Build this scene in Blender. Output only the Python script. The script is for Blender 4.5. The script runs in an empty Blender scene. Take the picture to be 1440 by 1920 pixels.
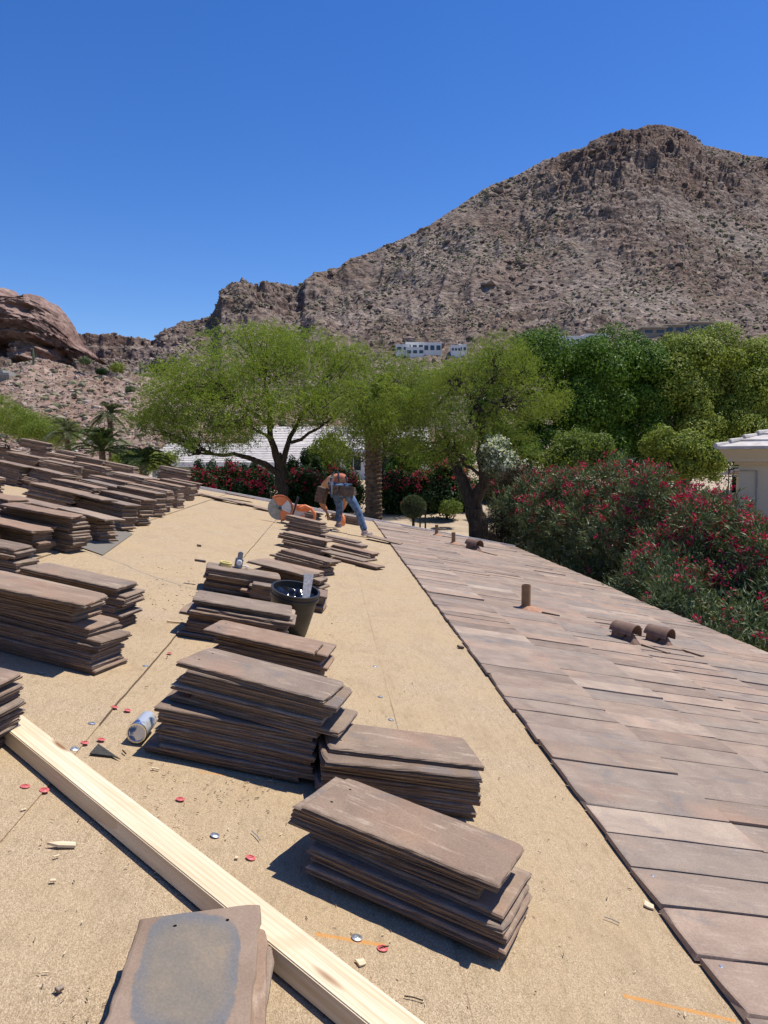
import bpy, bmesh, math, random
import numpy as np
from mathutils import Vector, Matrix

# ------------------------------------------------------------ camera, sky, sun
sc = bpy.context.scene
COL = sc.collection
FPX = 1442.0; HOR = 862.0
PITCH = math.atan((960 - HOR) / FPX)
CZ = 5.0
CAM = np.array([0, 0, CZ])
cd = bpy.data.cameras.new('camera'); cam = bpy.data.objects.new('camera', cd); COL.objects.link(cam)
cam.location = (0, 0, CZ); cam.rotation_euler = (math.pi/2 - PITCH, 0, 0)
cd.sensor_fit = 'VERTICAL'; cd.sensor_height = 24.0; cd.lens = 24.0 * FPX / 1920.0
cd.clip_start = 0.05; cd.clip_end = 6000
sc.camera = cam
SUN_EL = math.radians(65); SUN_AZ = math.radians(67)     # azimuth measured from +Y towards +X
sund = np.array([math.cos(SUN_EL)*math.sin(SUN_AZ), math.cos(SUN_EL)*math.cos(SUN_AZ), math.sin(SUN_EL)])
w = bpy.data.worlds.new('World'); sc.world = w; w.use_nodes = True
nt = w.node_tree; bg = nt.nodes['Background']
sky = nt.nodes.new('ShaderNodeTexSky'); sky.sky_type = 'NISHITA'; sky.sun_disc = False
sky.sun_elevation = SUN_EL; sky.sun_rotation = SUN_AZ
sky.altitude = 400; sky.air_density = 1.0; sky.dust_density = 0.15; sky.ozone_density = 4.0
hs = nt.nodes.new('ShaderNodeHueSaturation'); hs.inputs['Saturation'].default_value = 1.30; hs.inputs['Hue'].default_value = .514
nt.links.new(sky.outputs[0], hs.inputs['Color']); nt.links.new(hs.outputs[0], bg.inputs[0])
bg.inputs[1].default_value = 0.122
sl = bpy.data.lights.new('sun', 'SUN'); sl.energy = 4.7; sl.angle = math.radians(0.53); sl.color = (1.0, .945, .85)
so = bpy.data.objects.new('sun', sl); COL.objects.link(so)
so.rotation_euler = Vector(sund).to_track_quat('Z', 'Y').to_euler(); so.location = (20, 10, 60)
sc.view_settings.view_transform = 'Standard'; sc.view_settings.look = 'None'
sc.view_settings.exposure = 0.26; sc.view_settings.gamma = 1.0
sc.render.engine = 'CYCLES'
sc.cycles.max_bounces = 6; sc.cycles.transparent_max_bounces = 6

# ------------------------------------------------------------ roof frame and unprojection
TH = math.radians(11); AZ = math.atan((615-720)/FPX); HR = 1.35
U = np.array([math.sin(AZ), math.cos(AZ), 0]); RR = np.array([math.cos(AZ), -math.sin(AZ), 0])
V = RR*math.cos(TH) - np.array([0, 0, math.sin(TH)])
NN = np.cross(V, U)
O = CAM - NN*HR                                  # foot of the perpendicular from the camera to the roof
RF = Matrix(((V[0], U[0], NN[0], O[0]), (V[1], U[1], NN[1], O[1]), (V[2], U[2], NN[2], O[2]), (0, 0, 0, 1)))
cF = np.array([0, math.cos(PITCH), -math.sin(PITCH)]); cU = np.array([0, math.sin(PITCH), math.cos(PITCH)])
def ray(px, py): return cF*FPX + np.array([1., 0, 0])*(px-720) + cU*(960-py)
def P(px, py, Y):                                # world point seen at (px,py) at forward distance Y
    r = ray(px, py); return CAM + r*(Y/r[1])
def hit(px, py, off=0.0):                        # point on the roof: (v, u)
    r = ray(px, py); t = -(HR-off)/NN.dot(r); p = r*t; return p.dot(V), p.dot(U)
def roofmat(v, u, w=0, ang=0, tx=0, ty=0):
    return RF @ Matrix.Translation((v, u, w)) @ Matrix.Rotation(ang, 4, 'Z') @ Matrix.Rotation(tx, 4, 'X') @ Matrix.Rotation(ty, 4, 'Y')
def roofpt(v, u, w=0): return np.array((RF @ Vector((v, u, w)))[:])

# ------------------------------------------------------------ helpers
rng = np.random.default_rng(7); random.seed(7)
def tag(o, label=None, cat=None, group=None, kind=None):
    if label: o['label'] = label
    if cat: o['category'] = cat
    if group: o['group'] = group
    if kind: o['kind'] = kind
    return o
def link(name, me, mat=None, parent=None, M=None):
    o = bpy.data.objects.new(name, me); COL.objects.link(o)
    if mat is not None and me is not None:
        for m_ in (mat if isinstance(mat, (list, tuple)) else [mat]): me.materials.append(m_)
    if parent is not None: o.parent = parent
    if M is not None: o.matrix_local = M
    return o
def empty(name, loc=(0, 0, 0), rz=0, M=None):
    o = bpy.data.objects.new(name, None); COL.objects.link(o); o.empty_display_size = .2
    if M is not None: o.matrix_local = M
    else: o.location = loc; o.rotation_euler = (0, 0, rz)
    return o
def mesh_np(name, verts, faces, smooth=False, k=None):
    """verts (n,3); faces (m,k) array of equal-size polygons or list of lists."""
    me = bpy.data.meshes.new(name)
    verts = np.asarray(verts, dtype=np.float32)
    if isinstance(faces, np.ndarray):
        m, k = faces.shape; loops = faces.ravel().astype(np.int32); starts = (np.arange(m)*k).astype(np.int32); tot = np.full(m, k, np.int32)
    else:
        tot = np.array([len(f) for f in faces], np.int32); starts = np.concatenate([[0], np.cumsum(tot)[:-1]]).astype(np.int32)
        loops = np.array([i for f in faces for i in f], np.int32)
    me.vertices.add(len(verts)); me.vertices.foreach_set('co', verts.ravel())
    me.loops.add(len(loops)); me.loops.foreach_set('vertex_index', loops)
    me.polygons.add(len(tot)); me.polygons.foreach_set('loop_start', starts); me.polygons.foreach_set('loop_total', tot)
    me.polygons.foreach_set('use_smooth', np.full(len(tot), bool(smooth)))
    me.update(calc_edges=True); me.validate()
    me.polygons.foreach_set('use_smooth', np.full(len(me.polygons), bool(smooth)))
    return me
class MB:
    def __init__(s): s.v = []; s.f = []; s.mi = []; s.cur = 0
    def add(s, vs, fs):
        b = len(s.v); s.v += [tuple(map(float, q)) for q in vs]; s.f += [[i+b for i in f] for f in fs]; s.mi += [s.cur]*len(fs); return s
    def box(s, x0, x1, y0, y1, z0, z1, M=None):
        vs = [(x, y, z) for z in (z0, z1) for y in (y0, y1) for x in (x0, x1)]
        if M is not None: vs = [(M @ Vector(q))[:] for q in vs]
        return s.add(vs, [[0, 2, 3, 1], [4, 5, 7, 6], [0, 1, 5, 4], [2, 6, 7, 3], [0, 4, 6, 2], [1, 3, 7, 5]])
    def tube(s, pts, rad, n=8, cap=True):
        pts = [np.array(p, float) for p in pts]
        if not hasattr(rad, '__len__'): rad = [rad]*len(pts)
        prev = None; vs = []; fs = []
        for i, p in enumerate(pts):
            d = pts[min(i+1, len(pts)-1)] - pts[max(i-1, 0)]; d /= (np.linalg.norm(d)+1e-9)
            a = np.array([0, 0, 1.]) if abs(d[2]) < .9 else np.array([1., 0, 0])
            if prev is not None: a = prev
            x = a - d*a.dot(d); x /= np.linalg.norm(x); y = np.cross(d, x); prev = x
            for k in range(n):
                t = 2*math.pi*k/n; vs.append(p + rad[i]*(x*math.cos(t)+y*math.sin(t)))
        for i in range(len(pts)-1):
            for k in range(n): fs.append([i*n+k, i*n+(k+1) % n, (i+1)*n+(k+1) % n, (i+1)*n+k])
        if cap: fs.append(list(range(n))[::-1]); fs.append([(len(pts)-1)*n+k for k in range(n)])
        return s.add(vs, fs)
    def lathe(s, prof, n=24, M=None):
        vs = []; fs = []
        for r, z in prof:
            for k in range(n):
                t = 2*math.pi*k/n; vs.append((r*math.cos(t), r*math.sin(t), z))
        for i in range(len(prof)-1):
            for k in range(n): fs.append([i*n+k, i*n+(k+1) % n, (i+1)*n+(k+1) % n, (i+1)*n+k])
        if prof[0][0] > 1e-6: fs.append(list(range(n))[::-1])
        if prof[-1][0] > 1e-6: fs.append([(len(prof)-1)*n+k for k in range(n)])
        if M is not None: vs = [(M @ Vector(q))[:] for q in vs]
        return s.add(vs, fs)
    def prism(s, poly, z0, z1, M=None):
        n = len(poly); vs = [(x, y, z0) for x, y in poly]+[(x, y, z1) for x, y in poly]
        if M is not None: vs = [(M @ Vector(q))[:] for q in vs]
        return s.add(vs, [list(range(n))[::-1], [n+i for i in range(n)]]+[[i, (i+1) % n, n+(i+1) % n, n+i] for i in range(n)])
    def blob(s, c, r, sub=2, jit=.0, sq=(1, 1, 1)):
        bm = bmesh.new(); bmesh.ops.create_icosphere(bm, subdivisions=sub, radius=1)
        vs = []
        for q in bm.verts:
            k = 1+random.uniform(-jit, jit); vs.append((c[0]+q.co.x*r*sq[0]*k, c[1]+q.co.y*r*sq[1]*k, c[2]+q.co.z*r*sq[2]*k))
        bm.verts.ensure_lookup_table(); fs = [[q.index for q in f.verts] for f in bm.faces]; bm.free()
        return s.add(vs, fs)
    def mesh(s, name, smooth=False):
        me = mesh_np(name, np.array(s.v), s.f, smooth)
        return me
    def build(s, name, mat, parent=None, M=None, smooth=False, bevel=0):
        me = s.mesh(name, smooth)
        if bevel:
            bm = bmesh.new(); bm.from_mesh(me); bmesh.ops.remove_doubles(bm, verts=bm.verts, dist=1e-5)
            bmesh.ops.bevel(bm, geom=[e for e in bm.edges if e.is_manifold and e.calc_face_angle(0) > .6], offset=bevel, segments=2, affect='EDGES', clamp_overlap=True)
            bm.to_mesh(me); bm.free()
        return link(name, me, mat, parent, M)
def smoothobj(o, ang=40):
    me = o.data
    for p in me.polygons: p.use_smooth = True
    try: me.set_sharp_from_angle(angle=math.radians(ang))
    except Exception: pass
    return o

# value noise -------------------------------------------------
_T = rng.random((256, 256, )).astype(np.float64)
def vnoise(x, y, seed=0):
    x = np.asarray(x, float)+seed*17.31; y = np.asarray(y, float)+seed*9.77
    xi = np.floor(x).astype(int); yi = np.floor(y).astype(int); fx = x-xi; fy = y-yi
    fx = fx*fx*fx*(fx*(fx*6-15)+10); fy = fy*fy*fy*(fy*(fy*6-15)+10)
    g = lambda a, b: _T[a & 255, b & 255]
    return (g(xi, yi)*(1-fx)+g(xi+1, yi)*fx)*(1-fy)+(g(xi, yi+1)*(1-fx)+g(xi+1, yi+1)*fx)*fy
def fbm(x, y, oct=5, seed=0, ridged=False, gain=.5):
    a = 1; s = 0; t = 0; c, sn = .8, .6
    for i in range(oct):
        n = vnoise(x, y, seed+i)
        if ridged: n = 1-abs(2*n-1)
        s = s+a*n; t += a; a *= gain
        x, y = (c*x-sn*y)*2.03, (sn*x+c*y)*2.03
    return s/t

# ------------------------------------------------------------ materials
def mat(name, base, rough=.8, spec=.3, metal=0, build=None):
    m = bpy.data.materials.new(name); m.use_nodes = True
    n = m.node_tree.nodes; b = n['Principled BSDF']
    b.inputs['Base Color'].default_value = (*base, 1); b.inputs['Roughness'].default_value = rough
    b.inputs['Metallic'].default_value = metal; b.inputs['Specular IOR Level'].default_value = spec
    if build: build(m.node_tree, b)
    return m
class NT:
    def __init__(s, nt): s.nt = nt; s.n = nt.nodes; s.l = nt.links
    def new(s, t, **kw):
        q = s.n.new(t)
        for k, v_ in kw.items(): setattr(q, k, v_)
        return q
    def lk(s, a, b): s.l.new(a, b)
    def coord(s, out='Object'): return s.new('ShaderNodeTexCoord').outputs[out]
    def mapping(s, src, scale=(1, 1, 1), loc=(0, 0, 0), rot=(0, 0, 0)):
        q = s.new('ShaderNodeMapping'); q.inputs['Scale'].default_value = scale; q.inputs['Location'].default_value = loc; q.inputs['Rotation'].default_value = rot
        s.lk(src, q.inputs['Vector']); return q.outputs[0]
    def noise(s, vec, scale, detail=4, rough=.55, dist=0):
        q = s.new('ShaderNodeTexNoise'); q.inputs['Scale'].default_value = scale; q.inputs['Detail'].default_value = detail
        q.inputs['Roughness'].default_value = rough; q.inputs['Distortion'].default_value = dist
        if vec is not None: s.lk(vec, q.inputs['Vector'])
        return q.outputs['Fac']
    def voro(s, vec, scale, feature='F1', out='Distance', rand=1):
        q = s.new('ShaderNodeTexVoronoi', feature=feature); q.inputs['Scale'].default_value = scale; q.inputs['Randomness'].default_value = rand
        s.lk(vec, q.inputs['Vector']); return q.outputs[out]
    def ramp(s, fac, stops, interp='LINEAR'):
        q = s.new('ShaderNodeValToRGB'); q.color_ramp.interpolation = interp; e = q.color_ramp.elements
        while len(e) < len(stops): e.new(.5)
        for i, (p, c) in enumerate(stops):
            e[i].position = p; e[i].color = (*c, 1) if hasattr(c, '__len__') else (c, c, c, 1)
        s.lk(fac, q.inputs[0]); return q.outputs['Color']
    def mix(s, fac, a, b, mode='MIX'):
        q = s.new('ShaderNodeMix', data_type='RGBA', blend_type=mode)
        for sock, val in ((q.inputs[0], fac), (q.inputs[6], a), (q.inputs[7], b)):
            if hasattr(val, 'is_linked') or hasattr(val, 'links'): s.lk(val, sock)
            elif hasattr(val, '__len__'): sock.default_value = (*val, 1)
            else: sock.default_value = val
        return q.outputs[2]
    def math(s, op, a, b=0, clamp=False):
        q = s.new('ShaderNodeMath', operation=op, use_clamp=clamp)
        for sock, val in ((q.inputs[0], a), (q.inputs[1], b)):
            if hasattr(val, 'links'): s.lk(val, sock)
            else: sock.default_value = val
        return q.outputs[0]
    def bump(s, h, b, strength=.5, dist=.01):
        q = s.new('ShaderNodeBump'); q.inputs['Strength'].default_value = strength; q.inputs['Distance'].default_value = dist
        s.lk(h, q.inputs['Height'])
        if b is not None: s.lk(q.outputs[0], b.inputs['Normal'])
        return q.outputs[0]
    def sep(s, v_, i):
        q = s.new('ShaderNodeSeparateXYZ'); s.lk(v_, q.inputs[0]); return q.outputs[i]

def m_underlay(t, b):
    s = NT(t); c = s.coord()
    n1 = s.noise(c, 430, 3, .7); n2 = s.noise(c, 1.3, 4, .6); n3 = s.noise(c, 90, 3, .7); n4 = s.noise(s.mapping(c, (4, 1.0, 1)), 9, 5, .65)
    v_ = s.voro(s.mapping(c, (1, .5, 1), rot=(0, 0, .7)), 560, out='Color')
    g = s.math('ADD', s.math('MULTIPLY', n1, .55), s.math('MULTIPLY', s.sep(v_, 0), .45))
    col = s.ramp(g, [(.22, (.16, .115, .068)), (.42, (.355, .265, .165)), (.60, (.485, .368, .238)), (.8, (.70, .57, .41))])
    col = s.mix(s.ramp(n2, [(.35, 0), (.7, 1)]), col, s.mix(.55, col, (.46, .33, .18)))
    dirt = s.math('MULTIPLY', s.ramp(n4, [(.52, 0), (.76, 1)]), .5)
    col = s.mix(dirt, col, (.20, .15, .085))
    sc2 = s.ramp(s.noise(s.mapping(c, (1.6, .8, 1), loc=(3, 1, 0)), 2.4, 6, .7, .8), [(.50, 0), (.72, 1)]); col = s.mix(s.math('MULTIPLY', sc2, .38), col, (.27, .19, .115))
    cx_, cy_ = s.sep(c, 0), s.sep(c, 1); cn = s.noise(c, 150, 3, .7); cn2 = s.noise(c, 12, 3, .6)
    for (pa, pb, wd_) in (((590, 1755), (722, 1777), .008), ((1168, 1869), (1378, 1917), .008), ((372, 1448), (560, 1478), .005)):
        a_ = np.array(hit(*pa)); b2 = np.array(hit(*pb)); L_ = float(np.linalg.norm(b2-a_)); d_ = (b2-a_)/L_
        tt_ = s.math('ADD', s.math('MULTIPLY', cx_, float(d_[0])), s.math('SUBTRACT', s.math('MULTIPLY', cy_, float(d_[1])), float(a_.dot(d_))))
        pp_ = s.math('ADD', s.math('MULTIPLY', cx_, float(-d_[1])), s.math('SUBTRACT', s.math('MULTIPLY', cy_, float(d_[0])), float(-a_[0]*d_[1]+a_[1]*d_[0])))
        pp_ = s.math('ADD', s.math('ABSOLUTE', pp_), s.math('MULTIPLY', s.math('SUBTRACT', cn2, .5), wd_*1.2))
        inn = s.ramp(s.math('DIVIDE', pp_, wd_*1.5), [(.35, 1), (1, 0)])
        mk = s.math('MULTIPLY', s.math('MULTIPLY', s.math('GREATER_THAN', tt_, 0.0), s.math('LESS_THAN', tt_, L_)), inn)
        col = s.mix(s.math('MULTIPLY', mk, s.ramp(cn, [(.34, .2), (.55, .95)])), col, (.60, .27, .06))
    spk = s.ramp(s.noise(c, 42, 2, .5), [(.70, 0), (.76, 1)])
    col = s.mix(s.math('MULTIPLY', spk, .55), col, (.10, .07, .04))
    # bitumen lines where two sheets lap
    x = s.sep(c, 0); wob = s.math('MULTIPLY', s.math('SUBTRACT', s.noise(c, 3, 3), .5), .02)
    xx = s.math('ADD', x, wob)
    acc = None
    for v0, wd, k in ((.635, .004, .3), (-.775, .0035, .75), (-2.35, .006, .5), (-3.9, .006, .5)):
        dd = s.math('ABSOLUTE', s.math('SUBTRACT', xx, v0))
        q = s.math('MULTIPLY', s.math('LESS_THAN', dd, wd), k)
        if v0 == -.775: q = s.math('MULTIPLY', q, s.math('GREATER_THAN', s.sep(c, 1), 3.42))
        acc = q if acc is None else s.math('MAXIMUM', acc, q)
    y = s.sep(c, 1)
    w2 = s.math('ADD', y, s.math('MULTIPLY', s.math('SUBTRACT', s.noise(c, 1.1, 4), .5), .5))
    for u0, v1 in ((7.2, -.78), (10.2, -2.35), (9.0, 9)):
        pass
    dd = s.math('ABSOLUTE', s.math('SUBTRACT', s.math('ADD', w2, s.math('MULTIPLY', x, .75)), 6.1))
    q = s.math('MULTIPLY', s.math('LESS_THAN', dd, .008), s.math('LESS_THAN', x, -.78))
    acc = s.math('MAXIMUM', acc, s.math('MULTIPLY', q, .7))
    col = s.mix(acc, col, (.085, .06, .04))
    gr = s.math('MULTIPLY', s.math('MULTIPLY', s.ramp(dd, [(0, 1), (.12, 0)]), s.ramp(s.noise(c, 60, 4, .7), [(.5, 0), (.6, 1)])), s.math('LESS_THAN', x, -.78))
    col = s.mix(s.math('MULTIPLY', gr, .7), col, (.30, .27, .22))
    s.lk(col, b.inputs['Base Color'])
    h = s.math('ADD', n1, s.math('MULTIPLY', n3, .6))
    bn = s.bump(h, None, .6, .004)
    q = s.new('ShaderNodeBump'); q.inputs['Strength'].default_value = .6; q.inputs['Distance'].default_value = .012
    s.lk(s.noise(s.mapping(c, (3, .6, 1)), 1.6, 3), q.inputs['Height']); s.lk(bn, q.inputs['Normal']); s.lk(q.outputs[0], b.inputs['Normal'])

def tile_mat(name, warm=0.0, island=False, light=1.0):
    def f(t, b):
        s = NT(t); c = s.coord()
        if island:
            r = s.new('ShaderNodeNewGeometry').outputs['Random Per Island']
        else:
            r = s.new('ShaderNodeObjectInfo').outputs['Random']
        cb = s.new('ShaderNodeCombineXYZ')
        for i, k in enumerate((37., 91., 53.)): s.lk(s.math('MULTIPLY', r, k), cb.inputs[i])
        va = s.new('ShaderNodeVectorMath', operation='ADD'); s.lk(c, va.inputs[0]); s.lk(cb.outputs[0], va.inputs[1]); cc = va.outputs[0]
        L = light
        base = s.ramp(r, [(0, (.215*L, .155*L, .112*L)), (.2, (.300*L, .212*L, .148*L)), (.4, (.260*L, .200*L, .150*L)), (.55, (.345*L, .235*L, .160*L)), (.72, (.250*L, .198*L, .155*L)), (.85, (.320*L, .208*L, .138*L)), (1, (.385*L, .292*L, .212*L))])
        n1 = s.noise(cc, 4.5, 5, .6, .6); n2 = s.noise(s.mapping(cc, (1, 5, 1)), 6, 5, .65); n3 = s.noise(cc, 120, 3, .7)
        base = s.mix(s.ramp(n1, [(.38, 0), (.68, 1)]), base, s.mix(1, base, (.74, .72, .74), 'MULTIPLY'))
        blue = s.ramp(s.noise(cc, 3.1, 3, .5, 1.2), [(.58, 0), (.70, 1)])
        base = s.mix(s.math('MULTIPLY', blue, .55), base, (.155*L, .145*L, .142*L))
        pale = s.ramp(n2, [(.56, 0), (.76, 1)]); base = s.mix(s.math('MULTIPLY', pale, .32 if island is True else .7), base, (.52*L, .415*L, .31*L))
        warmf = s.ramp(s.noise(cc, 2.2, 2), [(.55, 0), (.75, 1)]); base = s.mix(s.math('MULTIPLY', warmf, .45+warm), base, (.38*L, .215*L, .128*L))
        fine = s.ramp(n3, [(.3, .82), (.7, 1.12)]); base = s.mix(1, base, fine, 'MULTIPLY')
        # layered broken edges, side shade deepened in the colour (local z bands on the faces that stand up)
        if not island:
            gn = s.new('ShaderNodeTexCoord').outputs['Normal']; side = s.math('SUBTRACT', 1, s.math('ABSOLUTE', s.sep(gn, 2)), True)
            lay = s.noise(s.mapping(cc, (2.5, 2.5, 260)), 1.0, 3, .6, .3)
            ec = s.ramp(lay, [(.3, (.050, .033, .022)), (.5, (.140, .092, .061)), (.70, (.30, .215, .15)), (.8, (.46, .35, .26))])
            base = s.mix(s.ramp(side, [(.3, 0), (.7, 1)]), base, ec)
            hh = s.math('ADD', s.math('MULTIPLY', lay, s.math('MULTIPLY', side, 3.0)), s.math('ADD', s.math('MULTIPLY', n3, .25), s.math('MULTIPLY', n1, .8)))
        else: hh = s.math('ADD', s.math('MULTIPLY', n3, .3), s.math('ADD', n1, s.math('MULTIPLY', n2, .6)))
        if island:
            hq = s.new('ShaderNodeHueSaturation'); hq.inputs['Saturation'].default_value = .88 if island != 2 else .95; s.lk(base, hq.inputs['Color']); base = hq.outputs[0]
        s.lk(base, b.inputs['Base Color']); s.bump(hh, b, .7, .004)
    return mat(name, (.2, .15, .12), .82, .25, 0, f)

def noisy(name, a, b_, scale=8, rough=.85, bump=.3, bd=.01, spec=.2, detail=5, metal=0, stretch=(1, 1, 1), lo=.35, hi=.65):
    def f(t, b):
        s = NT(t); c = s.mapping(s.coord(), stretch); n = s.noise(c, scale, detail, .6, .2)
        s.lk(s.ramp(n, [(lo, a), (hi, b_)]), b.inputs['Base Color'])
        if bump: s.bump(n, b, bump, bd)
    return mat(name, a, rough, spec, metal, f)

def leafmat(name, cols, trans=.3, rough=.6):
    m = bpy.data.materials.new(name); m.use_nodes = True; t = m.node_tree; s = NT(t); b = t.nodes['Principled BSDF']; out = t.nodes['Material Output']
    r = s.new('ShaderNodeNewGeometry').outputs['Random Per Island']
    st = [(i/(len(cols)-1), c) for i, c in enumerate(cols)]
    col = s.ramp(r, st)
    big = s.noise(s.coord(), .9, 3, .6)
    col = s.mix(s.ramp(big, [(.35, 0), (.65, .45)]), col, s.mix(1, col, (1.25, 1.15, .75), 'MULTIPLY'))
    s.lk(col, b.inputs['Base Color']); b.inputs['Roughness'].default_value = rough; b.inputs['Specular IOR Level'].default_value = .12
    tr = s.new('ShaderNodeBsdfTranslucent'); s.lk(s.mix(1, col, (1.25, 1.3, .6), 'MULTIPLY'), tr.inputs[0])
    mx = s.new('ShaderNodeMixShader'); mx.inputs[0].default_value = trans
    s.lk(b.outputs[0], mx.inputs[1]); s.lk(tr.outputs[0], mx.inputs[2]); s.lk(mx.outputs[0], out.inputs['Surface'])
    return m

def m_wood(t, b):
    s = NT(t); c = s.coord()
    w_ = s.noise(s.mapping(c, (.7, 14, 14)), 3.0, 4, .55, .6); f = s.noise(s.mapping(c, (2, 90, 90)), 3, 3, .6)
    wv = s.new('ShaderNodeTexWave', wave_type='BANDS', bands_direction='Y', wave_profile='SAW'); s.lk(s.mapping(c, (.12, 1, .5)), wv.inputs['Vector'])
    wv.inputs['Scale'].default_value = 16; wv.inputs['Distortion'].default_value = 5; wv.inputs['Detail'].default_value = 2; wv.inputs['Detail Scale'].default_value = .5
    col = s.ramp(w_, [(.3, (.58, .445, .28)), (.55, (.70, .58, .40)), (.8, (.77, .67, .50))])
    col = s.mix(s.math('MULTIPLY', s.ramp(wv.outputs['Fac'], [(.55, 0), (1, 1)]), .45), col, (.50, .33, .16))
    kn = s.voro(s.mapping(c, (2.2, 9, 9)), 1.0); col = s.mix(s.ramp(kn, [(.07, 1), (.17, 0)]), col, (.24, .12, .05))
    st = s.ramp(s.noise(c, 5, 4), [(.60, 0), (.75, .5)]); col = s.mix(st, col, (.52, .38, .22))
    s.lk(col, b.inputs['Base Color']); s.bump(s.math('ADD', w_, s.math('MULTIPLY', f, .5)), b, .25, .003)

def m_rock(scale, cols, green=.0, bumpd=.8, lightrock=.35):
    def f(t, b):
        s = NT(t); c = s.coord()
        n1 = s.noise(c, .012*scale, 6, .62, .4); n2 = s.noise(c, .11*scale, 6, .68, .3); n3 = s.noise(c, .55*scale, 5, .7)
        v_ = s.voro(s.mapping(c, (1, 1, 1.6)), .32*scale, out='Color'); vd = s.voro(c, .32*scale)
        g = s.math('ADD', s.math('MULTIPLY', n2, .5), s.math('MULTIPLY', s.sep(v_, 0), .5))
        col = s.ramp(g, [(.15, cols[0]), (.38, cols[1]), (.6, cols[2]), (.85, cols[3])])
        col = s.mix(s.ramp(n1, [(.42, 0), (.62, .8)]), col, s.mix(1, col, (.68, .57, .53), 'MULTIPLY'))
        pl = s.ramp(s.noise(c, .05*scale, 5, .7, .6), [(.56, 0), (.74, 1)])
        col = s.mix(s.math('MULTIPLY', pl, lightrock), col, (.40, .30, .235))
        if green > 0:
            gv = s.ramp(s.noise(c, .30*scale, 3, .6), [(.52, 0), (.60, 1)])
            gz = s.new('ShaderNodeNewGeometry').outputs['Normal']
            flat = s.ramp(s.sep(gz, 2), [(.35, 0), (.75, 1)])
            col = s.mix(s.math('MULTIPLY', s.math('MULTIPLY', gv, flat), green), col, (.19, .18, .11))
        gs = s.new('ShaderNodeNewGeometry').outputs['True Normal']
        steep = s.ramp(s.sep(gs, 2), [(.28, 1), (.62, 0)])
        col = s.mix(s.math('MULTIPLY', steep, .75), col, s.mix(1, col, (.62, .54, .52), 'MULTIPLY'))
        s.lk(col, b.inputs['Base Color'])
        h = s.math('ADD', s.math('MULTIPLY', n2, 2.2), s.math('ADD', s.math('MULTIPLY', n3, .6), s.math('MULTIPLY', vd, .9)))
        s.bump(h, b, 1.0, bumpd)
    return f

M = {}
M['underlay'] = mat('underlay_tan_granules', (.5, .4, .2), .92, .15, 0, m_underlay)
M['tile'] = tile_mat('loose_tile', 0)
M['tile_roof'] = tile_mat('laid_tile', .0, True, 1.13)
M['wood'] = mat('pine', (.7, .55, .35), .65, .3, 0, m_wood)
M['white'] = noisy('white_paint', (.70, .68, .63), (.80, .78, .74), 6, .6, .1)
M['stucco'] = noisy('beige_stucco', (.55, .455, .33), (.63, .53, .39), 40, .9, .3, .003)
M['stucco_s'] = noisy('sage_stucco', (.33, .36, .30), (.38, .41, .34), 30, .9, .2, .003)
M['clayrust'] = noisy('brown_painted_metal', (.145, .088, .062), (.215, .135, .098), 9, .6, .15, .003)
M['pipe'] = noisy('brown_painted_pipe', (.23, .135, .065), (.31, .19, .10), 14, .6, .15, .003)
M['mortar'] = noisy('red_mortar', (.34, .17, .10), (.45, .26, .17), 30, .9, .5, .004)
M['metal'] = noisy('galvanised', (.50, .52, .53), (.68, .70, .70), 40, .35, .1, .001, .5, metal=.85)
M['darkmetal'] = noisy('dark_metal', (.05, .05, .055), (.12, .12, .12), 20, .4, .1, .001, .5, metal=.6)
M['black'] = noisy('black_plastic', (.008, .008, .008), (.022, .020, .018), 9, .45, .2, .003, .5)
M['tar'] = mat('wet_tar', (.008, .008, .009), .12, .6)
M['red'] = noisy('red_plastic', (.50, .09, .09), (.60, .16, .15), 60, .45, .1, .001, .4)
M['orange'] = noisy('orange_plastic', (.62, .16, .045), (.74, .24, .09), 16, .45, .1, .002, .5)
M['label'] = noisy('pale_sticker', (.42, .40, .38), (.70, .68, .66), 60, .5, 0)
M['bark'] = noisy('dark_bark', (.028, .022, .016), (.085, .066, .048), 5, .95, 1.0, .05, stretch=(3, 3, .7))
M['palmbark'] = noisy('palm_trunk', (.07, .045, .026), (.20, .135, .085), 7, .95, .8, .04)
M['sand'] = noisy('sandy_ground', (.34, .26, .18), (.47, .38, .28), 1.6, .95, .5, .02)
M['felt'] = noisy('grey_felt', (.16, .145, .12), (.21, .19, .16), 90, .95, .4, .003)
M['blackfelt'] = noisy('black_felt', (.035, .033, .03), (.07, .066, .06), 90, .95, .4, .003)
M['glass'] = mat('window_glass', (.03, .04, .05), .08, .6)
M['concrete'] = noisy('grey_concrete', (.28, .265, .24), (.36, .345, .315), 9, .9, .3, .004)
M['jeans'] = noisy('blue_denim', (.04, .07, .13), (.14, .21, .32), 12, .9, .5, .01)
M['jeansd'] = M['jeans']
M['leather'] = noisy('brown_tool_belt', (.065, .045, .032), (.165, .12, .088), 16, .8, .4, .006)
M['shirt'] = noisy('orange_shirt', (.46, .15, .10), (.60, .33, .15), 3.5, .85, .4, .01, lo=.45, hi=.55)
M['navy'] = noisy('navy_cloth', (.012, .014, .022), (.03, .032, .045), 10, .9, .3, .006)
M['skin'] = noisy('tanned_skin', (.28, .15, .09), (.34, .19, .12), 10, .55, .1, .002)
M['shoe'] = noisy('worn_shoe', (.30, .22, .21), (.50, .42, .40), 20, .8, .2, .004)
M['hair'] = noisy('black_hair', (.012, .010, .008), (.03, .025, .02), 60, .6, .4, .004)

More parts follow.
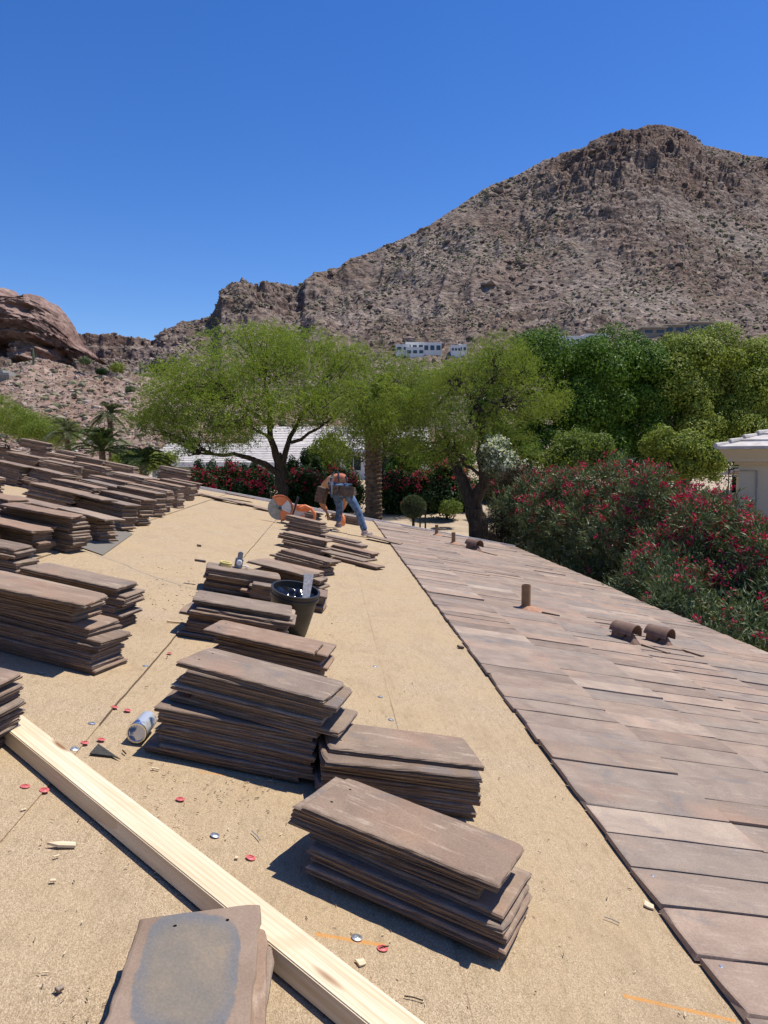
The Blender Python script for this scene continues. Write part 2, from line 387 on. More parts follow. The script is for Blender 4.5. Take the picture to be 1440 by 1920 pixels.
# ------------------------------------------------------------ ground and mountains
def gz(y):
    return np.interp(y, [-60, 10, 28, 45, 100, 200, 420, 1500], [-5.6, -5.4, -3.25, -2.25, -1.0, 4, 18, 20]) + CZ
def grid_mesh(name, X, Y, Z, smooth=True):
    r, c = X.shape; idx = np.arange(r*c).reshape(r, c)
    f = np.stack([idx[:-1, :-1], idx[:-1, 1:], idx[1:, 1:], idx[1:, :-1]], -1).reshape(-1, 4)
    return mesh_np(name, np.stack([X, Y, Z], -1).reshape(-1, 3), f, smooth)
ys = np.concatenate([np.linspace(-60, 60, 90), np.geomspace(62, 1500, 60)])
xs = np.concatenate([-np.geomspace(1600, 42, 30), np.linspace(-40, 40, 60), np.geomspace(42, 1600, 30)])
GX, GY = np.meshgrid(xs, ys)
GZ = gz(GY) + (fbm(GX*.15, GY*.15, 3, 3)-.5)*.35
tag(link('ground', grid_mesh('ground', GX, GY, GZ), M['sand']), 'sandy garden ground between the shrubs', None, None, 'structure')

SKY = [(-1500, 760), (-900, 640), (-300, 590), (0, 652), (60, 655), (120, 653), (165, 649), (200, 643), (240, 640), (290, 638), (312, 625), (335, 613), (370, 604), (400, 598), (412, 580), (420, 545), (440, 537), (480, 531), (520, 529), (545, 538), (566, 541), (576, 524), (592, 512), (640, 503), (655, 490),
       (700, 477), (750, 452), (800, 426), (880, 368), (920, 347), (960, 331), (1000, 306), (1060, 284), (1130, 256), (1185, 240), (1225, 236), (1268, 246), (1300, 270), (1330, 280), (1380, 294), (1440, 304), (1600, 330), (1900, 430), (2400, 560), (3200, 760)]
kx, ky = zip(*SKY)
DR = [(-1500, 420), (0, 420), (200, 470), (400, 500), (430, 520), (600, 600), (800, 720), (1000, 850), (1220, 900), (1500, 950), (3200, 900)]
def slope_z(px, py): r = ray(px, py); return r[2]/r[1]
def mtn(PX, T, seed, amp):
    py = np.interp(PX, kx, ky)
    sl_ = np.array([slope_z(a, b) for a, b in zip(PX, py)])
    D = np.interp(PX, *zip(*DR)); S = (PX-720)/ (FPX*math.cos(PITCH))
    Zr = sl_*D
    t = T[:, None]; Yb = 175.0
    Yv = Yb+(D[None]-Yb)*t
    # horizontal factor: x = s*depth, depth measured along the optical axis ~ Y
    Xv = S[None]*Yv
    g = np.where(t <= 1, .33*t+.67*np.abs(t)**1.8, 1-(t-1)*1.4)
    Zv = 2+(Zr[None]-2)*g
    return Xv, Yv, Zv, t
PX = np.concatenate([np.linspace(-1500, -30, 90), np.linspace(-24, 1470, 900), np.linspace(1480, 3200, 110)])
T = np.concatenate([np.linspace(-.1, 1, 560)[:-1], np.linspace(1, 1.5, 40)])
X, Y, Z, tt = mtn(PX, T, 1, 1)
env = np.clip(tt*4, 0, 1)*np.ones_like(X)
ribs = fbm(X*.011+Y*.004, Y*.006, 4, 11, True)-.55
crag = fbm(X*.03, Y*.03+Z*.02, 6, 21, True, .55)-.55
fine = fbm(X*.16, Y*.16+Z*.1, 5, 31, True, .6)-.5
cm = np.clip((fbm(X*.006, Y*.006, 3, 41)-.50)*6, 0, 1)
pxx = np.broadcast_to(PX[None], X.shape)
near_peak = np.exp(-((pxx-1200)/190)**2)*np.exp(-((tt-.86)/.14)**2)
near_crag = np.exp(-((pxx-490)/85)**2)*np.exp(-((tt-.92)/.2)**2)
left_r = np.clip((430-pxx)/200, 0, 1)*np.clip(tt*1.4-.3, 0, 1)
cm = np.clip(cm*.40+near_peak*1.5+near_crag*.7+left_r*.6, 0, 1.5)
ridge_fade = 1-.75*np.exp(-((tt-1)/.05)**2)
gul = fbm(pxx*.013+tt*2.2+fbm(pxx*.01, tt*5, 3, 137)*1.2, tt*1.6+pxx*.002, 4, 131, True, .5)-.6
strata = fbm(pxx*.012+tt*7+Z*.01, Z*.06+pxx*.01, 3, 141)-.5
Z = Z + env*ridge_fade*(ribs*13*np.clip(tt, 0, 1) + gul*13*np.clip(tt*1.5, 0, 1) + strata*6*np.clip(tt, 0, 1) + crag*(6+30*cm) + (fbm(X*.018+7, Y*.014, 4, 151, True)-.55)*16*np.clip(tt*1.3, 0, 1)) + env*fine*(1.8+3.0*cm)
# stepped ledges on the rock faces
st = 9.0
led = (np.floor(Z/st)+np.clip(((Z/st) % 1)*2.6-.9, 0, 1))*st
Z = Z*(1-.75*np.clip(cm, 0, 1))+led*(.75*np.clip(cm, 0, 1))
MX, MY, MZ = X, Y, Z+CZ
rockc = [(.094, .072, .062), (.182, .143, .121), (.262, .209, .177), (.39, .322, .274)]
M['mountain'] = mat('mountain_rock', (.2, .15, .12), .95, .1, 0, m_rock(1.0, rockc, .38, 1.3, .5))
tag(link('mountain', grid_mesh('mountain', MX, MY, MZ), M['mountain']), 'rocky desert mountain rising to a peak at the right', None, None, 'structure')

# red sandstone butte at the far left
BS = [(-700, 690), (-420, 560), (-250, 515), (-120, 530), (-40, 536), (0, 539), (22, 540), (42, 546), (58, 562), (76, 562), (92, 557), (104, 566), (122, 574), (136, 590), (150, 612), (160, 634), (168, 652), (230, 700)]
bx, by = zip(*BS)
PB = np.linspace(-700, 230, 420); TB = np.linspace(0, 1, 220)
pyb = np.interp(PB, bx, by); slb = np.array([slope_z(a, b) for a, b in zip(PB, pyb)])
tb = np.concatenate([TB*.7, .7+TB[1:]*.6])[:, None]
Yb = 330+70*tb
g = np.clip(tb/.7, 0, 1)
prof = np.where(tb <= .7, np.sin(g*math.pi/2)**.75, 1-(tb-.7)*1.1)
Ytop = 330+70*.7
edge_fade = np.clip((168-PB)/60, 0, 1)[None]**.4
base = 30.0
ZB = base*.6+(slb[None]*Ytop-base*.6)*prof
XB = (PB[None]-720)/(FPX*math.cos(PITCH))*Ytop*np.ones_like(Yb)
YB = Yb*np.ones_like(XB)
nb = fbm(XB*.05, ZB*.07+YB*.05, 5, 51, True)-.5; nb2 = fbm(XB*.018+ZB*.02, ZB*.03, 4, 61)-.5
hol = np.clip(fbm(XB*.045, ZB*.075, 4, 71)-.55, 0, 1)
kf = np.clip((1-np.abs(tb-.7)/.7)*3, 0, 1)*np.clip(np.abs(tb-.7)*6, 0.1, 1)
crk = np.clip(fbm(XB*.035+ZB*.05, ZB*.028-XB*.02, 4, 75, True)-.72, 0, 1)
blk = fbm(XB*.11, ZB*.13+XB*.04, 5, 79, True, .6)-.6
stp = np.floor((ZB+nb2*30)/11)*2.2-((ZB+nb2*30)/11)*2.2
YB = YB - nb*16*kf - nb2*26*kf - blk*9*kf + stp*3.0*kf + hol*100*kf*(tb < .7) + crk*85*kf*(tb < .7)
ZB = ZB - hol*10*kf
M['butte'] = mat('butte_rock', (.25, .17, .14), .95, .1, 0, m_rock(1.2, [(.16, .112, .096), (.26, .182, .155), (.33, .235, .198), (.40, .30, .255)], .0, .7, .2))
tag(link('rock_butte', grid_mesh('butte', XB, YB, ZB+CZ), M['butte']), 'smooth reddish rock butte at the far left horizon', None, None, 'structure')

# near scree slope at the left
HS = [(-900, 700), (-200, 690), (0, 694), (30, 684), (70, 678), (110, 684), (160, 692), (220, 700), (290, 702), (360, 708), (460, 730), (600, 765), (760, 800), (900, 830)]
hx, hy = zip(*HS)
PH = np.linspace(-900, 900, 620); th = np.concatenate([np.linspace(-.1, 1, 260), np.linspace(1.01, 1.7, 60)])[:, None]
slh = np.array([slope_z(a, b) for a, b in zip(PH, np.interp(PH, hx, hy))])
YH = 85+95*th; gh = np.where(th <= 1, .25*th+.75*np.abs(th)**1.35*np.sign(th), 1-(th-1)*.9)
ZH = -1.8+(slh[None]*180+1.8)*gh
XH = (PH[None]-720)/(FPX*math.cos(PITCH))*YH; YH = YH*np.ones_like(XH)
ZH = ZH+np.clip(th*3, 0, 1)*((fbm(XH*.06, YH*.06, 5, 81, True)-.55)*3.2+(fbm(XH*.4, YH*.4, 4, 91, True)-.5)*1.1)
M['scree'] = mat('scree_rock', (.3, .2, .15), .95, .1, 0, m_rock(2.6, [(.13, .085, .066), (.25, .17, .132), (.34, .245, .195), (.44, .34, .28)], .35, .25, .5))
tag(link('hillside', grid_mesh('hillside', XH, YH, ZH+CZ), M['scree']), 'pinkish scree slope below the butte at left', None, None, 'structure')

# boulders and scrub on the slopes ---------------------------
def surf_sampler(X, Y, Z, rows, cols, n, rg, wt=None):
    i = rg.integers(rows[0], rows[1], n); j = rg.integers(cols[0], cols[1], n)
    fi = rg.random(n); fj = rg.random(n)
    p = lambda A: A[i, j]*(1-fi)*(1-fj)+A[i+1, j]*fi*(1-fj)+A[i, j+1]*(1-fi)*fj+A[i+1, j+1]*fi*fj
    return np.stack([p(X), p(Y), p(Z)], -1)
ico = bmesh.new(); bmesh.ops.create_icosphere(ico, subdivisions=1, radius=1)
IV = np.array([q.co[:] for q in ico.verts]); ico.verts.index_update(); IF = np.array([[q.index for q in f.verts] for f in ico.faces]); ico.free()
def blobs(name, pts, size, sq, mt, jit=.35, sink=.3, seed=1, label='', top=True):
    rg = np.random.default_rng(seed); n = len(pts)
    s_ = size[:, None, None]*sq[:, None, :]*(1+(rg.random((n, len(IV), 1))-.5)*2*jit)
    a = rg.random(n)*6.28; c_, s__ = np.cos(a), np.sin(a)
    v_ = IV[None]*s_
    v_ = np.stack([v_[..., 0]*c_[:, None]-v_[..., 1]*s__[:, None], v_[..., 0]*s__[:, None]+v_[..., 1]*c_[:, None], v_[..., 2]], -1)
    v_ = v_+pts[:, None]+np.array([0, 0, 1])*(size*(1-sink)*sq[:, 2])[:, None, None]*.5
    f = (IF[None]+(np.arange(n)*len(IV))[:, None, None]).reshape(-1, 3)
    return link(name, mesh_np(name, v_.reshape(-1, 3), f), mt)
rg = np.random.default_rng(5)
def islandrock(name, cols):
    def f(t, b):
        s = NT(t); r = s.new('ShaderNodeNewGeometry').outputs['Random Per Island']
        col = s.ramp(r, [(i/(len(cols)-1), c) for i, c in enumerate(cols)]); n = s.noise(s.coord(), 1.5, 4, .7)
        s.lk(s.mix(1, col, s.ramp(n, [(.3, .7), (.7, 1.2)]), 'MULTIPLY'), b.inputs['Base Color'])
    return mat(name, (.2, .15, .1), .95, .1, 0, f)
M['boulder'] = islandrock('boulder', [(.11, .082, .072), (.19, .142, .118), (.27, .205, .17), (.22, .16, .135), (.42, .34, .285)])
M['boulder2'] = islandrock('scree_boulder', [(.17, .11, .085), (.28, .20, .16), (.36, .27, .22), (.50, .42, .36)])
M['scrub'] = islandrock('desert_scrub', [(.15, .145, .082), (.21, .195, .118), (.27, .245, .16), (.18, .17, .10), (.30, .265, .19)])
p = surf_sampler(MX, MY, MZ, (40, 555), (60, 1030), 21000, rg)
keep = (fbm(p[:, 0]*.02, p[:, 1]*.02, 3, 101) > .40); p = p[keep]
dist = np.hypot(p[:, 0], p[:, 1])
sz = rg.lognormal(-.05, .5, len(p))*dist/600*.78
tag(blobs('boulders', p, sz, np.stack([.7+rg.random(len(p))*.9, .7+rg.random(len(p))*.7, .4+rg.random(len(p))*.6], -1), M['boulder'], .4, .5, 3), 'loose dark boulders strewn over the mountain', 'boulders', None, 'stuff')
p = surf_sampler(MX, MY, MZ, (40, 556), (60, 1030), 30000, rg)
keep = (fbm(p[:, 0]*.015+5, p[:, 1]*.015, 4, 111) > .50); p = p[keep]; dist = np.hypot(p[:, 0], p[:, 1])
sz = rg.lognormal(.0, .38, len(p))*dist/600*.66
tag(blobs('desert_scrub', p, sz, np.stack([.9+rg.random(len(p))*.6, .9+rg.random(len(p))*.6, .5+rg.random(len(p))*.4], -1), M['scrub'], .35, .2, 4), 'low olive desert scrub dotting the mountain', 'scrub', None, 'stuff')
p = surf_sampler(XH, YH, ZH+CZ, (30, 262), (200, 520), 17000, rg)
sz = rg.lognormal(-2.0, .55, len(p))
tag(blobs('rubble', p, sz, np.stack([.8+rg.random(len(p))*.8, .7+rg.random(len(p))*.7, .4+rg.random(len(p))*.6], -1), M['boulder2'], .4, .4, 5), 'pale broken rubble on the near scree slope', 'rubble', None, 'stuff')
p = surf_sampler(XH, YH, ZH+CZ, (30, 262), (200, 520), 1500, rg); sz = rg.lognormal(-1.15, .45, len(p))
tag(blobs('low_scrub', p, sz, np.stack([1+rg.random(len(p))*.6, 1+rg.random(len(p))*.6, .6+rg.random(len(p))*.4], -1), M['scrub'], .35, .2, 6), 'small grey green scrub tufts on the near scree slope', 'scrub', None, 'stuff')
def mz(x, y):   # height of the mountain sheet near a point
    d = (MX-x)**2+(MY-y)**2; k = int(np.argmin(d)); return float(MZ.ravel()[k])

# ------------------------------------------------------------ the house we stand on
house = empty('tiled_house', M=RF.copy())
tag(house, 'house whose half stripped tan roof we stand on, brown tiles laid at right', 'house')
V0, VL, UF = -11.5, -2.5, 19.8
def eavev(u_): return np.interp(u_, [-3, 8.8, 19.8], [6.0, 5.70, 5.18])
seams = [-11.5, -10.1, -8.6, -7.05, -5.5, -3.9, -2.35, -.775, .635, 2.0, 3.6, 5.15]
mb = MB()
nu = 60; us = np.linspace(-3, UF, nu)
for k in range(len(seams)-1):
    a, b_ = seams[k], seams[k+1]
    vs = []; ns = 6
    for i, uu in enumerate(us):
        for j in range(ns+1):
            f_ = j/ns; vv = a+(b_-a)*f_; wob = .004*math.sin(uu*2.1+k*1.7)*f_+.003*math.sin(uu*5.3+vv*3)*f_
            vs.append((vv+(.0025*math.sin(uu*3+k)+.004*math.sin(uu*.9+k*2))*(1 if j in (0, ns) else 0), uu, (0.0015+.0045*f_+abs(wob)*.6) if j else -.001))
    fs = [[i*(ns+1)+j, i*(ns+1)+j+1, (i+1)*(ns+1)+j+1, (i+1)*(ns+1)+j] for i in range(nu-1) for j in range(ns)]
    mb.add(vs, fs)
    vs2 = [v_ for i in range(nu) for v_ in (vs[i*(ns+1)+ns], (vs[i*(ns+1)+ns][0], vs[i*(ns+1)+ns][1], -.002))]
    mb.add(vs2, [[2*i, 2*i+1, 2*i+3, 2*i+2] for i in range(nu-1)])
deck = mb.build('roof_deck', M['underlay'], house)
tag(deck, 'tan granulated roofing underlayment')
mb = MB()
# body under the deck: right slope slab, other slope beyond the ridge
poly = [(V0, -3), (eavev(-3)-.05, -3), (eavev(8.8)-.05, 8.8), (eavev(UF)-.05, UF), (V0, UF)]
mb.prism(poly, -.12, -.004)
mb.build('roof_boards', M['concrete'], house)
mb = MB(); mb.box(V0, 5.25, UF, UF+.035, -.14, .078); o = mb.build('rake_board', M['white'], house, bevel=.004)
tag(o, 'white painted board along the far roof edge')
# walls (vertical, in world space)
def wall_from(pts, z1f, name, m_, parent, thick=.25):
    mb = MB(); inv = RF.inverted()
    for (a, b_) in zip(pts[:-1], pts[1:]):
        a = np.array(a); b2 = np.array(b_); d = (b2-a)/np.linalg.norm(b2-a); nn_ = np.array([-d[1], d[0]])*thick/2
        ta, tb_ = z1f(a), z1f(b2)
        q = []
        for (p_, tz) in ((a, ta), (b2, tb_)):
            for sgn in (-1, 1):
                for z_ in (-1.0, tz): q.append((p_[0]+sgn*nn_[0], p_[1]+sgn*nn_[1], z_))
        q = [(inv @ Vector(c))[:] for c in q]
        mb.add(q, [[0, 1, 3, 2], [4, 6, 7, 5], [0, 4, 5, 1], [2, 3, 7, 6], [1, 5, 7, 3], [0, 2, 6, 4]])
    return mb.build(name, m_, parent)
def roofz(p_): return O[2]-((p_[0]-O[0])*NN[0]+(p_[1]-O[1])*NN[1])/NN[2]-.2
c1 = roofpt(4.7, 19.3)[:2]; c2 = roofpt(-11, 19.3)[:2]; c3 = roofpt(5.2, -2.8)[:2]
wall_from([c3, c1, c2], roofz, 'wall', M['stucco'], house)
ob = RF @ Matrix.Translation((V0, 0, 0)) @ Matrix.Rotation(math.radians(22+180), 4, 'Y')
mb = MB(); mb.box(0, 6, -3, UF, -.003, .09); o = mb.build('back_slope', M['underlay'], house); o.matrix_local = RF.inverted() @ ob

# laid tiles: 6 courses of long tiles, each a slightly warped slab
def slab(L, W, T, nx, ny, rg, jit=.002, chip=.5, mid=True, e=.006):
    """closed tile mesh; origin centre of the bottom face. returns verts, faces"""
    xs_ = np.concatenate([[-L/2], np.linspace(-L/2+e, L/2-e, nx), [L/2]]); ys_ = np.concatenate([[-W/2], np.linspace(-W/2+e, W/2-e, ny), [W/2]])
    nx2, ny2 = len(xs_), len(ys_)
    gx, gy = np.meshgrid(xs_, ys_); top = np.zeros_like(gx)+T
    warp = rg.normal(0, .0018)*(gx/L*2)**2+rg.normal(0, .0012)*(gy/W*2)**2
    top = top+warp+fbm(gx*14+rg.random()*50, gy*14, 3, int(rg.integers(0, 50)))*.0012
    per = np.zeros_like(gx, bool); per[0] = per[-1] = True; per[:, 0] = per[:, -1] = True
    top[per] -= .0025
    off = fbm(gx*30+rg.random()*90, gy*30, 3, 7)-.5
    sgnx = np.where(np.abs(gx) > L/2-1e-6, np.sign(gx), 0); sgny = np.where(np.abs(gy) > W/2-1e-6, np.sign(gy), 0)
    tx_, ty_ = gx+sgnx*off*jit*4, gy+sgny*off*jit*4
    # chipped corners and notches
    for cx, cy in ((-1, -1), (1, -1), (1, 1), (-1, 1)):
        if rg.random() < chip:
            r_ = rg.uniform(.008, .03); m_ = np.clip(1-np.hypot(gx-cx*L/2, gy-cy*W/2)/(r_*1.6), 0, 1)
            tx_ -= cx*m_*r_*.42; ty_ -= cy*m_*r_*.42
    for _ in range(rg.integers(0, 4)):
        x0 = rg.uniform(-L/2, L/2); sy = rg.choice([-1, 1]); m_ = np.clip(1-np.abs(gx-x0)/.03, 0, 1)*(sgny == sy)
        ty_ -= sy*m_*rg.uniform(.004, .011)
    V_ = [np.stack([tx_, ty_, top], -1).reshape(-1, 3), np.stack([gx, gy, warp], -1).reshape(-1, 3)]
    idx = np.arange(nx2*ny2).reshape(ny2, nx2); nb_ = nx2*ny2
    F = [[idx[j, i], idx[j, i+1], idx[j+1, i+1], idx[j+1, i]] for j in range(ny2-1) for i in range(nx2-1)]
    F += [[nb_+idx[j, i], nb_+idx[j+1, i], nb_+idx[j+1, i+1], nb_+idx[j, i+1]] for j in range(ny2-1) for i in range(nx2-1)]
    ring = list(idx[0, :-1])+list(idx[:-1, -1])+list(idx[-1, :0:-1])+list(idx[:0:-1, 0])
    nr = len(ring); layers = [[nb_+r_ for r_ in ring]]
    if mid:
        for z_, dd in ((.36, .003), (.42, -.0015), (.70, -.001), (.76, .0035)):
            base_i = sum(len(q) for q in V_); pts = []
            for r_ in ring:
                a = V_[0][r_]; bb = V_[1][r_]; q = bb*(1-z_)+a*z_; c_ = np.array([q[0]/(L/2), q[1]/(W/2), 0]); 
                nn_ = np.array([np.sign(q[0]) if abs(abs(V_[1][r_][0])-L/2) < 1e-6 else 0, np.sign(q[1]) if abs(abs(V_[1][r_][1])-W/2) < 1e-6 else 0, 0.])
                q = q+nn_*(dd+(vnoise(np.array([q[0]*40+z_*77]), np.array([q[1]*40]))[0]-.5)*.005); pts.append(q)
            V_.append(np.array(pts)); layers.append(list(range(base_i, base_i+nr)))
    layers.append(ring)
    for A, B in zip(layers[:-1], layers[1:]):
        F += [[A[i], A[(i+1) % nr], B[(i+1) % nr], B[i]] for i in range(nr)]
    return np.concatenate(V_), F
rg = np.random.default_rng(11)
Wt, Lt = .27, .70; expo = .668; vb = 1.445
VV, FF = [], []; off_ = 0
holes = [(2.60, 8.98), (3.45, 7.9)]
nail_pts = []
for ci in range(7):
    v_top = vb+ci*expo
    uu = -2.6+rg.uniform(0, .1)
    while uu < UF+.02:
        wv_ = Wt*rg.uniform(.985, 1.015); ev = float(eavev(uu))
        Lc = Lt
        if v_top > ev-.12: uu += wv_; continue
        if v_top+Lc > ev+.03: Lc = max(.12, ev+.03-v_top)
        if uu > UF-.12: break
        v_, f_ = slab(Lc, wv_-.006, .021, 5, 3, rg, .0018, .45, False, .008)
        lift = .0265-ci*.0+rg.normal(0, .0015)
        if rg.random() < .16: lift += rg.uniform(.006, .03)
        a = math.atan2(-.020, Lc)                        # head low, butt raised over the next course
        # upslope end rests low on the deck, downslope end sits on the next course's head
        rx = rg.normal(0, .022)
        yaw = rg.normal(0, .004)
        x, y, z = v_[:, 0], v_[:, 1], v_[:, 2]
        z2 = z + (x+Lc/2)/Lc*.022 + y*rx + .008+lift*.25
        xr = x*math.cos(yaw)-y*math.sin(yaw); yr = x*math.sin(yaw)+y*math.cos(yaw)
        jx = rg.normal(0, .005) if ci else rg.normal(0, .004)
        VV.append(np.stack([xr+v_top+Lc/2+jx, yr+uu+wv_/2, z2], -1)); FF += [[i+off_ for i in q] for q in f_]; off_ += len(v_)
        if ci == 0:
            for q in (-.09, .085): nail_pts.append((v_top+.05+rg.normal(0, .01), uu+wv_/2+q+rg.normal(0, .008), .034))
        uu += wv_
me = mesh_np('roof_tiles', np.concatenate(VV), FF)
o = link('roof_tiles', me, M['tile_roof'], house); tag(o, 'weathered pinkish brown flat tiles laid in courses')
nh = MB().lathe([(.0075, 0), (.0085, .002), (.006, .004)], 8).mesh('nail_head'); nh.materials.append(M['metal'])
for (a, b_, c_) in [q for q in nail_pts if 1.9 < q[1] < 6.2]:
    link('nail_head', nh, None, house, Matrix.Translation((a, b_, c_-.0025)))
# bitumen line of old mastic beside the first course, orange chalk marks
def strip(name, pts, width, mat_, w_=.0085, seed=0):
    rg = np.random.default_rng(seed); mb = MB(); vs = []
    n = 60; tot = [np.array(q) for q in pts]
    P_ = [tot[0]+(tot[1]-tot[0])*i/(n-1) for i in range(n)]; d = (tot[1]-tot[0])/np.linalg.norm(tot[1]-tot[0]); nn_ = np.array([-d[1], d[0]])
    for i, q in enumerate(P_):
        k = width*(.45+.8*fbm(np.array([i*.35+seed*7]), np.array([seed*3.1]), 3, seed)[0])*min(1, (i+1)/4, (n-i)/4)
        vs += [(*(q-nn_*k/2), w_), (*(q+nn_*k/2), w_)]
    mb.add(vs, [[2*i, 2*i+2, 2*i+3, 2*i+1] for i in range(n-1)])
    return mb.build(name, mat_, house)
def chalk(t, b):
    s = NT(t); c = s.coord(); n = s.noise(c, 220, 3, .7)
    s.lk(s.ramp(n, [(.42, (.47, .36, .20)), (.55, (.62, .30, .08))]), b.inputs['Base Color']); s.bump(n, b, .5, .003)
M['chalk'] = mat('orange_chalk', (.62, .30, .08), .95, .1, 0, chalk)
# grey felt scrap and black scrap
q = [hit(*p_, .01) for p_ in ((120, 1015), (193, 1041), (249, 1001), (170, 975))]
mb = MB(); mb.prism(q, .009, .013); mb.build('felt_patch', M['felt'], house)
q = [hit(*p_, .01) for p_ in ((168, 1413), (184, 1395), (226, 1424), (210, 1418))]
mb = MB(); mb.prism(q, .009, .012); mb.build('felt_patch', M['blackfelt'], house)

# vent pipes, with mortar skirts
def vent_pipe(v_, u_, h, r, label):
    """vertical pipe standing out of the laid tiles"""
    e = empty('vent_pipe', M=Matrix.Translation((v_, u_, .045))); e.parent = house
    up = RF.to_3x3().inverted() @ Vector((0, 0, 1)); e.matrix_local = Matrix.Translation((v_, u_, .04)) @ Vector((0, 0, 1)).rotation_difference(up).to_matrix().to_4x4()
    mb = MB(); mb.lathe([(r, -.03), (r, h), (r*.86, h), (r*.86, h-.12), (0.0, h-.12)], 20); smoothobj(mb.build('pipe', M['pipe'], e))
    if r > .04:
        mb = MB(); mb.lathe([(r*1.05, .05), (r*1.5, .035), (r*3.2, .004), (r*3.6, -.02)], 20); o = smoothobj(mb.build('mortar_skirt', M['mortar'], e))
        o.matrix_local = Matrix.Rotation(-TH*.2, 4, 'Y')
        mb = MB(); mb.box(.1, .40, -.05, .0, -.01, .022); mb.build('tile_scrap', M['tile'], e, Matrix.Rotation(TH, 4, 'Y') @ Matrix.Rotation(-.15, 4, 'Z'), bevel=.004)
    tag(e, label); return e
vent_pipe(2.66, 8.98, .30, .055, 'brown vent pipe with red mortar skirt on the tiles')
vent_pipe(3.09, 16.9, .26, .045, 'short brown pipe near the far edge, nearer one')
vent_pipe(2.95, 18.6, .26, .042, 'short brown pipe near the far edge, farther one')
# hooded roof vents
def roof_vent(v_, u_, k, ang, label, sc_=1.0):
    e = empty('roof_vent', M=Matrix.Translation((v_, u_, .05)) @ Matrix.Rotation(ang, 4, 'Z') @ Matrix.Diagonal((sc_, sc_, sc_, 1))); e.parent = house
    mb = MB()   # half-barrel hood, opening down-slope and overhanging
    n = 14; vs = []
    for (x_, rr) in ((-.16, .125), (.16, .142)):
        for ro in (rr, rr-.012):
            for i in range(n+1):
                t = math.pi*i/n; vs.append((x_, -ro*1.0*math.cos(t), .09+ro*math.sin(t)))
    m_ = n+1; fs = []
    for i in range(n):
        fs += [[i, i+1, 2*m_+i+1, 2*m_+i], [m_+i, 3*m_+i, 3*m_+i+1, m_+i+1], [i, m_+i, m_+i+1, i+1], [2*m_+i, 2*m_+i+1, 3*m_+i+1, 3*m_+i]]
    for i in (0, n): fs.append([i, 2*m_+i, 3*m_+i, m_+i])
    mb.add(vs, fs); smoothobj(mb.build('hood', M['clayrust'], e), 50)
    mb = MB(); mb.prism([(-.13, -.10), (.0, -.10), (.03, -.05), (.03, .05), (.0, .10), (-.13, .10)], -.03, .16); mb.build('base', M['clayrust'], e, bevel=.006)
    mb = MB()
    vs = [(.02, -.13, -.02), (.02, .13, -.02), (.10, .0, .13), (.21, -.09, -.02), (.21, .09, -.02)]
    mb.add(vs, [[0, 3, 2], [3, 4, 2], [4, 1, 2], [0, 1, 4, 3], [0, 2, 1]]); mb.build('throat', M['clayrust'], e)
    mb = MB(); mb.box(.24, .60, .02, .11, -.02, .012); mb.build('tile_scrap', M['tile'], e, bevel=.004)
    tag(e, label)
roof_vent(3.50, 8.02, 1, -.92, 'left one of the two brown hooded roof vents', .84)
roof_vent(3.98, 8.22, 1, -.92, 'right one of the two brown hooded roof vents', .84)
roof_vent(3.42, 16.3, 1, -.9, 'brown hooded roof vent near the far edge')

# ------------------------------------------------------------ loose tiles
TT = .0255; TL, TW = .665, .32
variants = []
for k in range(7):
    r_ = np.random.default_rng(100+k); v_, f_ = slab(TL, TW, .0235, 13, 6, r_, .0022, .6)
    me = mesh_np('loose_tile', v_, f_)
    me.materials.append(M['tile']); variants.append(me)
def holed(k):                                   # a tile with two nail holes at its head, for tops seen close
    r_ = np.random.default_rng(300+k); v_, f_ = slab(TL, TW, .0235, 20, 10, r_, .002, .6)
    me = mesh_np('loose_tile', v_, f_); bm = bmesh.new(); bm.from_mesh(me); bm.faces.ensure_lookup_table()
    for cy in (-.085, .085):
        cx = -TL/2+.05
        f = min((f for f in bm.faces if f.normal.z > .8), key=lambda f: (f.calc_center_median()-Vector((cx, cy, .0235))).length)
        bmesh.ops.inset_individual(bm, faces=[f], thickness=.0085)
        c = f.calc_center_median()
        r2 = bmesh.ops.subdivide_edges(bm, edges=list(f.edges), cuts=1)
        f = min((f for f in bm.faces if f.normal.z > .5), key=lambda f: (f.calc_center_median()-c).length)
        for q in f.verts:
            d = q.co-c; d.z = 0
            if d.length > 1e-6: q.co = Vector((c.x, c.y, q.co.z))+d.normalized()*.0055
        r3 = bmesh.ops.extrude_discrete_faces(bm, faces=[f])
        for q in r3['faces'][0].verts: q.co.z -= .018
        bm.faces.ensure_lookup_table()
    bm.to_mesh(me); bm.free(); me.materials.append(M['tile']); return me
holeds = [holed(0), holed(1), holed(2)]
ORD = ['topmost', 'second', 'third', 'fourth', 'fifth', 'sixth', 'seventh', 'eighth', 'ninth', 'tenth', 'eleventh', 'twelfth', 'thirteenth', 'fourteenth', 'fifteenth', 'sixteenth', 'seventeenth', 'eighteenth', 'nineteenth']
